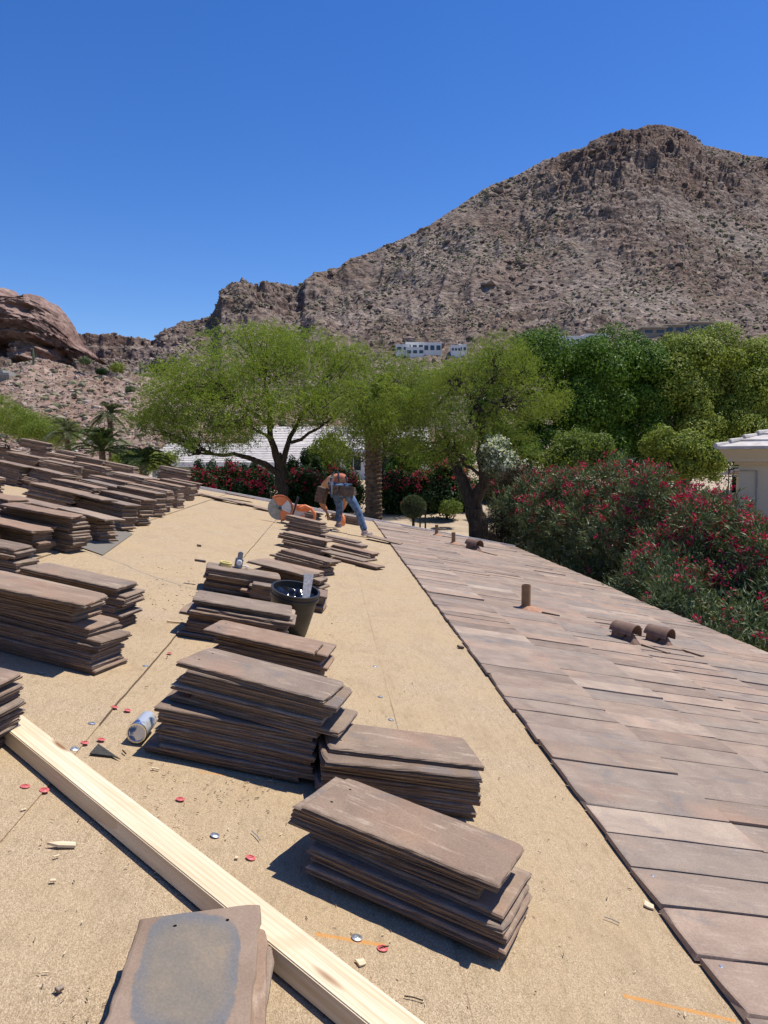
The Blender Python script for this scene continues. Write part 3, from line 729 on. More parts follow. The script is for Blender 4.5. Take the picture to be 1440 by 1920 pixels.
# key, v,u of near-right base corner, angle deg, n, (split index, dv, du, dang) shifts for the upper part, top shift, description
ST = [
 ('nearest large stack, right of the lumber', 1, .75, 2.12, -29, 9, (5, -.06, .05, 3), 1),
 ('stack just beyond the nearest large stack', 2, .87, 3.05, 2, 8, (5, .0, .0, 3), 1),
 ('tallest middle stack, behind the spray can', 3, .17, 3.12, -8, 15, (8, .03, -.02, -7), 1),
 ('stack directly behind the tallest middle stack', 4, .19, 4.50, -9, 9, (6, -.02, .0, -2), 1),
 ('stack left of the black bucket', 5, -.08, 5.18, -1, 10, (8, .03, .03, 2), 1),
 ('stack carrying the yellow hand tool', 6, -.20, 6.92, 4, 8, (5, 0, 0, 3), 0),
 ('low stack hidden right behind the bucket', 7, .17, 6.75, -6, 6, (3, .03, 0, 4), 0),
 ('middle row stack just beyond the yellow tool', 8, .12, 7.75, -17, 8, (5, -.05, .03, -4), 0),
 ('middle row stack, second beyond the yellow tool', 9, .20, 8.95, -22, 7, (4, 0, .0, -4), 0),
 ('middle row stack, third beyond the yellow tool', 10, .22, 10.8, -18, 8, (4, -.06, .1, 4), 0),
 ('middle row stack in front of the orange saw', 11, .12, 13.2, -18, 10, (5, -.02, 0, -3), 0),
 ('low pile nearest the worker, leaning', 12, .82, 12.7, -24, 3, (2, -.1, .1, 4), 0),
 ('middle low pile right of the middle row', 13, .88, 11.2, -24, 4, (2, 0, .1, -3), 0),
 ('nearest low pile right of the middle row', 14, .88, 10.3, -26, 3, (2, -.12, .12, 5), 0),
 ('stack right behind the orange saw', 15, .02, 15.6, -14, 9, (5, 0, 0, 3), 0),
 ('low stack behind the worker\'s legs', 16, .95, 17.5, -8, 7, (4, 0, 0, 3), 0),
 ('near stack cut by the left photo edge', 17, -1.10, 2.80, -12, 11, (6, .01, 0, 3), 0),
 ('tall near stack at the left photo edge', 18, -1.0, 4.06, -14, 15, (9, -.16, .05, 2), 1),
 ('wide pinkish topped stack behind the tall left one', 19, -1.15, 5.02, -12, 11, (7, .02, .02, 3), 1),
 ('left edge stack above the pinkish topped one', 20, -2.18, 5.95, -10, 9, (5, 0, 0, 4), 0),
 ('second left edge stack above the pinkish topped one', 21, -2.82, 6.75, -10, 14, (8, 0, 0, 4), 0),
 ('second stack left of the grey felt', 22, -2.44, 7.12, -12, 10, (6, 0, .0, 5), 0),
 ('tall stack beside the grey felt', 23, -2.24, 7.48, -12, 14, (8, -.03, .0, 4), 0),
 ('stack standing on the grey felt scrap', 24, -2.27, 8.45, -22, 11, (6, -.02, 0, 4), 0),
 ('stack just beyond the grey felt scrap', 25, -2.32, 9.55, -18, 14, (8, -.03, 0, -4), 0),
 ('second left row stack beyond the felt scrap', 26, -2.33, 10.4, -16, 14, (7, .0, 0, -3), 0),
 ('third left row stack beyond the felt scrap', 27, -2.42, 11.7, -20, 14, (7, 0, 0, 3), 0),
 ('fourth left row stack beyond the felt scrap', 28, -2.46, 12.6, -14, 14, (8, .02, 0, 4), 0),
 ('fifth left row stack beyond the felt scrap', 29, -2.44, 13.7, -12, 15, (8, -.02, 0, 3), 0),
 ('sixth left row stack beyond the felt scrap', 30, -2.6, 15.6, -14, 13, (7, .02, 0, 3), 0),
 ('farthest left row stack by the roof edge', 31, -2.76, 17.2, -12, 11, (6, .02, 0, 3), 0),
 ('tall stack behind the left row by the edge', 32, -3.2, 18.3, -8, 18, (9, .02, 0, 2), 0),
 ('second row stack nearest the left photo edge', 33, -4.5, 10.9, -18, 9, (5, .02, 0, 6), 0),
 ('second row stack with slipping top tiles', 34, -4.05, 12.3, -20, 13, (7, .06, 0, -8), 0),
 ('second row stack left of the palm', 35, -4.44, 14.2, -12, 14, (8, .02, 0, 3), 0),
 ('second row stack below the palm', 36, -4.35, 15.9, -12, 13, (7, .02, 0, 3), 0),
 ('second row stack farthest from the camera', 37, -4.25, 17.6, -9, 14, (8, .02, 0, 3), 0),
 ('back row stack under the ridge tile', 38, -6.0, 15.5, -12, 14, (7, .02, 0, 3), 0),
 ('back row stack of the farthest corner', 39, -5.6, 17.8, -12, 12, (6, .02, 0, 5), 0),
 ('topmost back pile at the far left', 40, -6.35, 18.8, -12, 18, (10, -.25, 0, 4), 0),
 ('back pile stepping down from the topmost one', 41, -5.85, 18.9, -10, 14, (9, .1, 0, 3), 0),
]
NB = [(22, 'left'), (23, 'left'), (24, 'left'), (25, 'left'), (26, 'left'), (27, 'left'), (28, 'left'), (29, 'left'), (30, 'left'), (34, 'left'), (35, 'left'), (36, 'left'), (37, 'left'), (33, 'left')]
for sid_, _ in NB:
    q = [t_ for t_ in ST if t_[1] == sid_][0]; a_ = math.radians(q[4])
    ST.append(('stack left of the '+q[0].replace(' stack', ' one').replace('standing ', '').replace('with slipping top tiles', 'with slipping tiles').replace('beyond the felt scrap', 'past the felt').replace('just beyond the grey felt scrap', 'just past the felt').replace('cut by the left photo edge', 'at left').replace('nearest the left photo edge', 'by the photo edge').replace('farthest from the camera', 'that is farthest'), 60+sid_, q[2]-.71*math.cos(a_), q[3]-.71*math.sin(a_)*.6+.03, q[4]+3, min(16, q[5]+(sid_ % 3)-1), (5, .03, 0, -3), 0))
tiles = []
for si, (desc, sid, v_, u_, ang, n, (sp, dv, du, da), hol) in enumerate(ST):
    rg = np.random.default_rng(500+sid); w0 = .012 if sid != 12 else .012; aa = math.radians(ang)
    for k in range(n):
        a_ = aa+(math.radians(da) if k >= sp else 0)+rg.normal(0, .026)
        c_, s_ = math.cos(a_), math.sin(a_)
        lx = -TL/2+rg.normal(0, .021)+(dv if k >= sp else 0); ly = TW/2+rg.normal(0, .008)
        if rg.random() < .12: lx += rg.choice([-1, 1])*rg.uniform(.02, .05)
        cx = v_+lx*c_-ly*s_; cy = u_+lx*s_+ly*c_+(du if k >= sp else 0)
        tx_ = rg.normal(0, .006); ty_ = rg.normal(0, .004)
        wz = w0+k*TT+rg.normal(0, .0006)
        flip = rg.random() < .4
        tiles.append([desc, sid, n-1-k, n, cx, cy, wz, a_, tx_, ty_, flip, hol, rg.integers(0, 7)])
# special top tiles matched to the photograph: (sid, near-left px, near-right px)
TOPFIX = {1: ((571, 1510), (932, 1658)), 3: ((328, 1237), (613, 1312)), 2: ((626, 1402), (901, 1435)), 4: ((373, 1176), (599, 1226)), 19: ((27, 1060), (232, 1105)),
          8: ((458, 1049), (575, 1078)), 25: ((112, 917), (190, 936)), 23: ((-40, 938), (135, 970)), 22: ((-60, 968), (62, 995)), 18: ((-100, 1082), (160, 1133)), 24: ((66, 938), (198, 973))}
for t_ in tiles:
    if t_[1] in TOPFIX and t_[2] == 0:
        a, b_ = TOPFIX[t_[1]]; off = t_[6]+.0235; A = np.array(hit(*a, off)); B = np.array(hit(*b_, off)); mid = (A+B)/2
        an = math.atan2(B[1]-A[1], B[0]-A[0])
        if t_[1] in (8, 23, 22, 18, 24, 25): an = max(an, math.radians(-24)); mid = B-np.array([math.cos(an), math.sin(an)])*TL/2
        t_[7] = an; t_[4] = mid[0]-math.sin(an)*TW/2; t_[5] = mid[1]+math.cos(an)*TW/2; t_[8] = t_[9] = 0
order = sorted(range(len(tiles)), key=lambda i: (4 if tiles[i][4] < -2.6 and tiles[i][2] > 2 else 0)+tiles[i][5]*(0.7 if tiles[i][2] == 0 else 1) + (6 if tiles[i][1] in (20, 21) and tiles[i][2] > 0 else 0))
LIM = 274
solo = set(order[:LIM]); rest = order[LIM:]
def tilemat4(t_): 
    m_ = roofmat(t_[4], t_[5], t_[6], t_[7], t_[8], t_[9])
    if t_[10] and not t_[11]: m_ = m_ @ Matrix.Translation((0, 0, 0.0)) @ Matrix.Rotation(math.pi, 4, 'Z')
    return m_
for i in sorted(solo):
    t_ = tiles[i]; me = holeds[t_[1] % 3] if (t_[11] and t_[2] == 0) else variants[t_[12]]
    o = link('loose_tile', me); o.matrix_local = tilemat4(t_)
    k = t_[2]; word = ORD[k]
    if k == t_[3]-1: lab = f'bottom tile of the {t_[0]}'
    elif k == 0: lab = f'topmost tile of the {t_[0]}'
    else: lab = f'{word} tile down in the {t_[0]}'
    tag(o, lab, 'roof tile', 'brown roof tiles stacked on the stripped roof')
VV, FF = [], []; off_ = 0
vc = [np.array([q.co[:] for q in me.vertices]) for me in variants]; fc = [[list(p_.vertices) for p_ in me.polygons] for me in variants]
for i in rest:
    t_ = tiles[i]; m_ = np.array(tilemat4(t_)); v_ = vc[t_[12]] @ m_[:3, :3].T + m_[:3, 3]
    VV.append(v_); FF += [[q+off_ for q in f_] for f_ in fc[t_[12]]]; off_ += len(v_)
far = link('far_tiles', mesh_np('far_tiles', np.concatenate(VV), FF)); 
M['tile_far'] = tile_mat('far_tile', 0, 2, 1.0); far.data.materials.append(M['tile_far'])
tag(far, 'distant brown tiles stacked in rows on the far left of the roof', 'roof tiles', 'brown roof tiles stacked on the stripped roof', 'stuff')
# foreground stack (long side away from the camera)
rg = np.random.default_rng(77)
nF = 5
A = np.array(hit(260, 1723, nF*TT+.012)); B = np.array(hit(486, 1700, nF*TT+.012)); dF = (B-A)/np.linalg.norm(B-A); aF = .03; dF = np.array([math.cos(aF), math.sin(aF)]); B = np.array([.045, 1.965]); A = B-dF*.285
pF = np.array([-dF[1], dF[0]]); wF = np.linalg.norm(B-A); print('front tile width', wF)
for k in range(nF):
    top = k == nF-1
    c0 = (A+B)/2 - pF*TL/2
    if not top: c0 = c0+dF*rg.uniform(.012, .04)+pF*rg.uniform(-.03, .0)
    o = link('loose_tile', holeds[1] if top else variants[k])
    o.matrix_local = roofmat(c0[0], c0[1], .012+k*TT, aF-math.pi/2+(0 if top else rg.normal(0, .02))) @ Matrix.Diagonal((1, .92, 1, 1))
    tag(o, ('topmost blue-grey stained tile of the front stack by the lumber' if top else ('bottom' if k == 0 else ORD[nF-1-k])+' tile of the small front stack at the bottom edge'), 'roof tile', 'brown roof tiles stacked on the stripped roof')
    if top:
        def m_front(t, b):
            s = NT(t); c = s.coord()
            x = s.sep(c, 0); y = s.sep(c, 1); nz = s.math('MULTIPLY', s.math('SUBTRACT', s.noise(c, 6, 5, .65), .5), .34)
            dx = s.math('DIVIDE', s.math('ABSOLUTE', s.math('ADD', x, .10)), .22); dy = s.math('DIVIDE', s.math('ABSOLUTE', s.math('ADD', y, .005)), .125)
            r_ = s.math('POWER', s.math('ADD', s.math('POWER', dx, 4), s.math('POWER', dy, 4)), .25); r_ = s.math('ADD', r_, nz)
            inside = s.ramp(r_, [(.94, 1), (1.02, 0)]); ring = s.ramp(r_, [(.68, 0), (.88, 1), (.97, 1), (1.03, 0)])
            n1 = s.noise(c, 5, 5, .6, .5); n3 = s.noise(c, 140, 3, .7)
            outer = s.ramp(n1, [(.35, (.22, .15, .105)), (.7, (.30, .22, .16))])
            inn = s.ramp(n1, [(.3, (.155, .14, .12)), (.6, (.22, .178, .132)), (.75, (.27, .205, .135))])
            col = s.mix(inside, outer, inn); rn = s.ramp(s.noise(c, 9, 4, .6, .4), [(.35, .25), (.65, .75)]); col = s.mix(s.math('MULTIPLY', ring, rn), col, (.13, .135, .15))
            pale = s.ramp(s.noise(s.mapping(c, (1, 4, 1)), 30, 4, .7), [(.66, 0), (.75, .5)]); col = s.mix(pale, col, (.40, .32, .25))
            col = s.mix(1, col, s.ramp(n3, [(.3, .85), (.7, 1.1)]), 'MULTIPLY')
            s.lk(col, b.inputs['Base Color']); s.bump(s.math('ADD', n1, s.math('MULTIPLY', n3, .3)), b, .5, .003)
        mm = mat('stained_tile', (.2, .16, .13), .8, .3, 0, m_front); me = o.data.copy()
        for q in me.vertices:
            f_ = max(0, min(1, (.10-q.co.x)/.43)); q.co.x -= f_*(q.co.y*.42)
        me.materials.clear(); me.materials.append(mm); o.data = me
# loose tiles lying by the far roof edge and the curved ridge tile
for i, (px, py, n_, an, wt_) in enumerate([(395, 934, 0, -.4, .03), (430, 943, 0, -.15, .05), (470, 950, 0, -.3, .02), (505, 960, 0, -.2, .03), (448, 938, 0, .3, .10), (720, 1018, 0, -.3, .05)]):
    v_, u_ = hit(px, py); u_ = min(u_, 19.2)
    o = link('loose_tile', variants[i % 7]); o.matrix_local = roofmat(v_, u_, wt_, an, .02 if i % 2 else -.03, .03)
    tag(o, ['leftmost single tile lying by the far roof edge', 'second single tile from the left lying by the far roof edge', 'single tile lying halfway along the far roof edge', 'single tile lying just left of the orange saw',
            'raised single tile propped at the far roof edge', 'single tile just beyond the worker\'s right shoe'][i], 'roof tile', 'brown roof tiles stacked on the stripped roof')
v_, u_ = -6.45, 15.6
mb = MB(); n = 12; vs = []
for x_ in (-.22, .22):
    for ro in (.13, .112):
        for i in range(n+1): t = math.pi*i/n; vs.append((x_, -ro*math.cos(t), ro*math.sin(t)*.75))
m_ = n+1; fs = []
for i in range(n): fs += [[i, i+1, 2*m_+i+1, 2*m_+i], [m_+i, 3*m_+i, 3*m_+i+1, m_+i+1], [i, m_+i, m_+i+1, i+1], [2*m_+i, 2*m_+i+1, 3*m_+i+1, 3*m_+i]]
for i in (0, n): fs.append([i, 2*m_+i, 3*m_+i, m_+i])
mb.add(vs, fs); o = smoothobj(mb.build('ridge_tile', M['tile'], None, roofmat(-6.3, 15.65, .012+14*TT, -1.1)))
tag(o, 'curved grey ridge tile lying on top of a far left stack', 'ridge tile')

# ------------------------------------------------------------ lumber
A = np.array(hit(-40, 1335, .042)); 
HL = .062; E1 = np.array(hit(8, 1363, .0105+HL)); E2 = np.array(hit(424, 1702, .0105+HL)); dl = (E2-E1)/np.linalg.norm(E2-E1)
far_ = np.array(hit(278, 1520, .0105+HL)); nl = np.array([-dl[1], dl[0]]); wl = abs((far_-E1).dot(nl)); print('lumber width', wl)
wl = .115 if not (.08 < wl < .14) else wl
L0 = -1.0; L1 = 3.6
c0 = E1+dl*(L0+L1)/2+nl*wl/2
mb = MB(); mb.box(-(L1-L0)/2, (L1-L0)/2, -wl/2, wl/2, 0, HL)
o = mb.build('lumber_board', M['wood'], None, roofmat(c0[0], c0[1], .0105, math.atan2(dl[1], dl[0])), bevel=.0035)
tag(o, 'long pale pine board lying diagonally across the tan roof', 'board')

# ------------------------------------------------------------ bucket
bv, bu = hit(566, 1172)
bkt = empty('bucket', M=roofmat(-.055, 5.80, .014, 0, .17) @ Matrix.Diagonal((1.13, 1.13, .93, 1))); tag(bkt, 'black plastic bucket of tar beside the tile stacks', 'bucket')
mb = MB(); mb.lathe([(.118, 0), (.125, .01), (.145, .2), (.152, .30), (.162, .302), (.162, .33), (.157, .335), (.157, .355), (.165, .36), (.165, .372), (.150, .372), (.146, .30), (.135, .27), (0, .27)], 40)
smoothobj(mb.build('pail', M['black'], bkt), 30)
mb = MB(); vs = [(0, 0, .335)]
for ring in range(1, 8):
    for k in range(28):
        r_ = .0205*ring; t = k/28*6.283; vs.append((r_*math.cos(t), r_*math.sin(t), .325+(.018*math.sin(t*3+ring)+.012*math.sin(t*7-ring*2))*(1 if ring < 7 else .2)))
fs = [[0, 1+k, 1+(k+1) % 28] for k in range(28)]+[[1+(r_-1)*28+k, 1+r_*28+k, 1+r_*28+(k+1) % 28, 1+(r_-1)*28+(k+1) % 28] for r_ in range(1, 7) for k in range(28)]
mb.add(vs, fs); smoothobj(mb.build('tar', M['tar'], bkt), 60)
tr = empty('putty_knife', M=roofmat(.03, 5.62, .30, .25, -.20)); tag(tr, 'pale putty knife leaning inside the black bucket', 'putty knife')
mb = MB(); mb.prism([(-.028, .01), (.028, .01), (.036, .20), (-.036, .20)], 0, .003, Matrix.Rotation(math.pi/2, 4, 'X')); mb.build('blade', M['label'], tr)
mb = MB(); mb.tube([(0, 0, -.02), (0, 0, .02)], [.014, .016], 10); mb.build('handle', M['white'], tr)

# spray can
can = empty('spray_can', M=roofmat(-.64, 3.30, .012+.033, 1.0)); 
e1 = np.array(hit(255, 1379, .045)); e2 = np.array(hit(292, 1335, .045)); dd = e2-e1; an = math.atan2(dd[1], dd[0])
can.matrix_local = roofmat(e1[0], e1[1], .012+.043, an) @ Matrix.Rotation(math.pi/2, 4, 'Y')
tag(can, 'blue and silver spray can lying beside the tall stack', 'spray can')
M['can'] = noisy('silver_blue_label', (.05, .12, .30), (.66, .68, .70), 6, .3, 0, spec=.5, metal=.5, lo=.42, hi=.45)
M['chrome'] = mat('shiny_tin', (.80, .78, .74), .12, .5, 1.0)
mb = MB(); mb.lathe([(.041, .006), (.041, .17)], 32); smoothobj(mb.build('body', M['can'], can))
mb = MB(); mb.lathe([(0, .010), (.033, .008), (.037, .0), (.0425, -.001), (.0435, .004), (.042, .010)], 32); smoothobj(mb.build('end_cap', M['chrome'], can), 30)
mb = MB(); mb.lathe([(.041, .17), (.036, .185), (.02, .195), (.018, .205), (.0, .205)], 32); smoothobj(mb.build('top', M['chrome'], can), 30)

# small hand tool on the stack
HTM = roofmat(-.72, 7.1, .012+8*TT, .2); ht = empty('hand_tool', M=HTM); tag(ht, 'small yellow and grey hand tool resting on a tile stack', 'hand tool')
M['yellow'] = noisy('yellow_plastic', (.62, .50, .16), (.75, .62, .25), 20, .5, .1)
M['greyp'] = noisy('grey_plastic', (.16, .17, .18), (.30, .31, .32), 12, .4, .1)
mb = MB(); 
for k in range(2): mb.tube([(.05*math.cos(t)-.02, .05*math.sin(t), .012+k*.018) for t in np.linspace(0, 6.1, 18)], .009, 6)
mb.build('coil', M['yellow'], ht)
mb = MB(); mb.box(.06, .13, -.03, .035, .0, .09); mb.prism([(.07, -.02), (.12, -.02), (.115, .03), (.08, .03)], .09, .15); mb.build('body', M['greyp'], ht, bevel=.008)
mb = MB(); mb.lathe([(.024, 0), (.027, .008), (.018, .014)], 16, Matrix.Translation((.095, -.032, .055)) @ Matrix.Rotation(math.pi/2, 4, 'X')); mb.build('dial', M['white'], ht)
mb = MB(); mb.tube([(.10, .0, .02), (.16, -.03, .03), (.19, .0, .02), (.17, .05, .012)], .006, 6); mb.build('cord', M['white'], ht)
mb = MB(); mb.box(-.30, -.20, -.02, .02, 0, .02); o = mb.build('tile_chip', M['tile'], None, HTM @ Matrix.Translation((0, .02, 0)), bevel=.003)
tag(o, 'small dark tile chip left of the yellow hand tool', 'tile chip')

# ------------------------------------------------------------ small debris
def cap(px, py, red, label):
    v_, u_ = hit(px, py, .008); mb = MB()
    mb.lathe([(.019, .0), (.0195, .0015), (.0150, .0022), (.010, .0045), (.0095, .0015), (.005, .0012), (.0045, .0035), (0, .004)], 20)
    o = smoothobj(mb.build('cap_washer', M['red'] if red else M['metal'], None, roofmat(v_, u_, .0095, rng.random()*6, rng.normal(0, .05), rng.normal(0, .05)) @ Matrix.Scale(.85, 4)), 30)
    tag(o, label, 'washer', 'red nail caps on the roof' if red else 'metal nail washers on the roof')
for a in [(215, 1326, 1, 'red nail cap, left one of the pair near the sheet seam'), (239, 1332, 1, 'red nail cap, right one of the pair near the sheet seam'), (159, 1393, 1, 'red nail cap between two washers above the pine board'),
          (190, 1387, 1, 'faint red nail cap just above the black felt scrap'), (47, 1475, 1, 'red nail cap, left one of the pair below the pine board'), (83, 1482, 1, 'red nail cap, right one of the pair below the pine board'),
          (338, 1499, 1, 'red nail cap in the dusty area below the tallest stack'), (470, 1609, 1, 'pale red nail cap left of the nearest large stack'), (717, 1779, 1, 'bright red nail cap at the end of the orange mark'),
          (318, 1225, 1, 'faded red nail cap left of the stack behind the tallest one'), (172, 1357, 0, 'metal washer above the red cap near the pine board'), (140, 1405, 0, 'metal washer touching the upper edge of the pine board'),
          (403, 1567, 0, 'metal washer between the pine board and nearest large stack'), (669, 1759, 0, 'metal washer on the orange mark below the nearest large stack'), (273, 1249, 0, 'metal washer beside the seam left of the tallest stack'),
          (78, 1263, 0, 'metal washer below the tall stack at left'), (733, 1350, 0, 'metal washer behind the stack beyond the nearest one'), (713, 1307, 0, 'metal washer on open underlay right of the tallest stack'),
          (703, 1250, 0, 'farthest metal washer on the open underlay')]: cap(*a)
def chip(name, px, py, L, W, H, ang, m_, label, cat, point=0.0):
    v_, u_ = hit(px, py, .01); mb = MB(); j = lambda: random.uniform(-.15, .15)*W
    mb.prism([(-L/2, -W/2*(1-point)+j()), (-L*.1, -W/2+j()), (L/2, -W/2+j()), (L/2+j(), W/2+j()), (0, W/2+j()), (-L/2, W/2*(1-point)+j())], 0, H)
    tag(mb.build(name, m_, None, roofmat(v_, u_, .0105, ang, .05, .05), bevel=min(H, W)*.12), label, cat)
chip('wood_wedge', 115, 1585, .085, .022, .008, .25, M['wood'], 'thin pine wedge below the diagonal board', 'wood chip', .9)
chip('wood_chip', 1217, 1699, .035, .03, .006, -.5, M['wood'], 'square pine chip at the edge of the laid tiles', 'wood chip')
chip('wood_chip', 676, 1806, .024, .022, .005, .5, M['wood'], 'small pine chip below the washer on the orange mark', 'wood chip')
chip('wood_chip', 291, 1442, .03, .008, .004, .1, M['wood'], 'narrow pine chip below the spray can', 'wood chip')
chip('wood_chip', 443, 1609, .010, .014, .004, .1, M['wood'], 'tiny pine chip left of the pale red cap', 'wood chip')
chip('wood_chip', 99, 1652, .016, .010, .004, .4, M['wood'], 'tiny pine chip on open underlay at lower left', 'wood chip')
chip('wood_chip', 106, 1606, .02, .006, .003, .9, M['wood'], 'pine sliver right below the thin wedge', 'wood chip')
chip('wood_chip', 44, 1519, .02, .007, .003, .9, M['wood'], 'pine sliver below the two red caps at left', 'wood chip')
chip('tile_chip', 111, 1857, .018, .014, .008, .9, M['tile'], 'small brown tile chip at the lower left', 'tile chip')
chip('tile_chip', 863, 1215, .05, .04, .02, .3, M['tile'], 'grey tile fragment against the edge of the laid tiles', 'tile chip')
chip('tile_chip', 373, 1024, .05, .04, .02, .3, M['tile'], 'lone tile fragment far up the open underlay', 'tile chip')
chip('wood_strip', 331, 1168, .14, .012, .01, .5, M['wood'], 'pale wood strip left of the middle row stacks', 'wood chip')
chip('bark_strip', 233, 1411, .035, .005, .004, -.9, M['bark'], 'dark splinter right of the black felt scrap', 'splinter')
def nail(px, py, an, L, label, m_, nm='nail', cat='nail'):
    v_, u_ = hit(px, py, .01); mb = MB(); mb.tube([(-L/2, 0, .003), (0, .002, .004), (L/2, 0, .003)], .0019, 6); 
    if nm == 'nail': mb.tube([(L/2, 0, .003), (L/2+.001, 0, .003)], .0045, 8)
    tag(mb.build(nm, m_, None, roofmat(v_, u_, .0105, an)), label, cat)
nail(479, 1568, -1.0, .065, 'bent grey nail lying left of the nearest large stack', M['metal'])
nail(1146, 1726, -.5, .05, 'thin dark nail on the underlay near the laid tiles', M['darkmetal'])
nail(775, 1874, -.15, .05, 'dry twig near the lower end of the pine board', M['bark'], 'twig', 'twig')
nail(720, 1778, .5, .03, 'short dark twig by the bright red cap', M['bark'], 'twig', 'twig')
# dust, splinters and granules: one uncountable scatter
rg = np.random.default_rng(9); mb = MB()
for k in range(520):
    cl = rg.random()
    if cl < .30: px, py = rg.normal(400, 110), rg.normal(1490, 45)
    elif cl < .45: px, py = rg.normal(330, 60), rg.normal(1100, 30)
    else: px, py = rg.uniform(0, 1300), rg.uniform(1050, 1915)
    v_, u_ = hit(px, py, .01)
    if v_ > 1.40 or u_ > 12: continue
    L = rg.uniform(.0015, .008)*(1 if u_ < 4 else 1.8); W_ = rg.uniform(.0008, .0018)*(1 if u_ < 4 else 1.8); a = rg.random()*6.28
    mb.box(-L, L, -W_, W_, 0, W_*1.2, Matrix.Translation((v_, u_, .0098)) @ Matrix.Rotation(a, 4, 'Z'))
M['dust'] = islandrock('splinters', [(.16, .11, .07), (.10, .07, .05), (.36, .26, .15), (.70, .58, .38), (.62, .5, .33)])
tag(mb.build('sawdust', M['dust'], None, RF.copy()), 'sawdust and splinters scattered over the tan underlay', 'debris', None, 'stuff')

# ------------------------------------------------------------ cut-off saw
saw = empty('cutoff_saw', M=roofmat(-.76, 14.6, .012, .12) @ Matrix.Rotation(.08, 4, 'Y') @ Matrix.Scale(.9, 4))
tag(saw, 'orange and grey cut-off saw standing on its blade at the far edge', 'saw')
# local: x right, y away, z up. blade disc in the xz plane
Ry = Matrix.Rotation(math.pi/2, 4, 'X')
bc = Vector((.02, .0, .30))
M['steel'] = noisy('worn_steel', (.20, .205, .20), (.34, .345, .335), 9, .4, .05, .002, .5, metal=.5)
mb = MB(); mb.lathe([(0, .004), (.25, .004), (.25, -.004), (0, -.004)], 40, Matrix.Translation(bc) @ Ry); mb.lathe([(.075, .02), (.07, .03), (0, .03)], 24, Matrix.Translation(bc) @ Ry)
smoothobj(mb.build('blade', M['steel'], saw), 30)
mb = MB(); mb.lathe([(.04, .0), (.04, .05), (.02, .055), (0, .055)], 16, Matrix.Translation(bc) @ Ry); mb.build('hub', M['darkmetal'], saw)
def sector(r0, r1, a0, a1, n=16): return [(r1*math.cos(t), r1*math.sin(t)) for t in np.linspace(a0, a1, n)]+[(r0*math.cos(t), r0*math.sin(t)) for t in np.linspace(a1, a0, n)]
def onblade(m, y0): return Matrix.Translation(bc+Vector((0, y0, 0))) @ Ry
mb = MB(); mb.prism(sector(.05, .275, math.radians(5), math.radians(135)), .012, .03, onblade(0, 0)); mb.prism(sector(.245, .28, math.radians(-70), math.radians(140)), -.05, .03, onblade(0, 0)); mb.prism(sector(.04, .275, math.radians(-70), math.radians(-12)), .012, .03, onblade(0, 0))
mb.build('guard', M['orange'], saw, bevel=.004)
mb = MB(); mb.prism(sector(.03, .235, math.radians(-12), math.radians(62)), .031, .036, onblade(0, 0)); mb.build('sticker', M['label'], saw)
mb = MB(); mb.box(-.10, -.085, -.03, -.01, .47, .74, Matrix.Rotation(-.25, 4, 'Y')); mb.build('lever', M['darkmetal'], saw)
mb = MB(); mb.prism([(.10, -.28), (.40, -.30), (.62, -.30), (.60, -.14), (.50, -.02), (.30, .02), (.15, .0)], -.18, .0, Matrix.Translation(Vector((-.03, .05, .44))) @ Ry); mb.build('engine', M['label'], saw, bevel=.02)
mb = MB(); mb.prism([(.30, .04), (.50, .10), (.66, .03), (.60, -.02), (.40, -.06)], -.15, .03, Matrix.Translation(Vector((0, .05, .39))) @ Ry)
mb.tube([(.42, -.02, .40), (.52, -.04, .48), (.66, -.04, .46), (.76, -.04, .37), (.78, -.04, .27), (.70, -.04, .20), (.58, -.03, .20), (.50, -.02, .27)], [.035, .04, .035, .035, .035, .035, .035, .03], 10)
smoothobj(mb.build('rear_handle', M['orange'], saw), 50)
mb = MB(); mb.tube([(.30, -.10, .02), (.31, -.12, .30), (.33, -.10, .62), (.33, .06, .62), (.32, .10, .40)], .017, 8); mb.build('front_handle', M['black'], saw)
mb = MB(); mb.box(.12, .6, -.10, .12, .0, .03); mb.build('foot_plate', M['darkmetal'], saw, bevel=.005)

# ------------------------------------------------------------ the worker
def skin_mesh(name, nodes, edges, m_, parent, sub=2, root=0):
    me = bpy.data.meshes.new(name); me.from_pydata([n_[0] for n_ in nodes], edges, []); me.update()
    o = link(name, me, m_, parent); md = o.modifiers.new('skin', 'SKIN')
    for i, n_ in enumerate(nodes):
        r_ = n_[1]; me.skin_vertices[0].data[i].radius = r_ if hasattr(r_, '__len__') else (r_, r_)
        me.skin_vertices[0].data[i].use_root = (i == root)
    md.use_smooth_shade = True
    s_ = o.modifiers.new('sub', 'SUBSURF'); s_.levels = sub; s_.render_levels = sub
    dg = bpy.context.evaluated_depsgraph_get(); me2 = bpy.data.meshes.new_from_object(o.evaluated_get(dg)); o.modifiers.clear(); o.data = me2
    if not me2.materials: me2.materials.append(m_)
    return o
rfoot = roofpt(1.00, 14.95, .045); 
per = empty('person', loc=tuple(rfoot)); 
tag(per, 'bent over worker in jeans and orange shirt with brown tool belt', 'person')
ex = np.array([1, 0, 0.])
lf = roofpt(.46, 15.35, .07)-rfoot
hip = (-.50, .12, .93); hl = (-.60, .17, .90); hr_ = (-.42, .10, .89)
kr = (-.16, .02, .50); kl = (lf[0]+.03, lf[1]-.06, lf[2]+.42)
ar = (-.03, .0, .10); al = (lf[0], lf[1], lf[2]+.10)
chest = (-.62, .46, 1.06); neck = (-.70, .68, .96); head = (-.74, .80, .86)
shl = (-.86, .56, .93); shr = (-.52, .66, .95)
ell = (-.92, .62, .62); wrl = (-.80, .72, .38); elr = (-.42, .78, .66); wrr = (-.52, .82, .40)
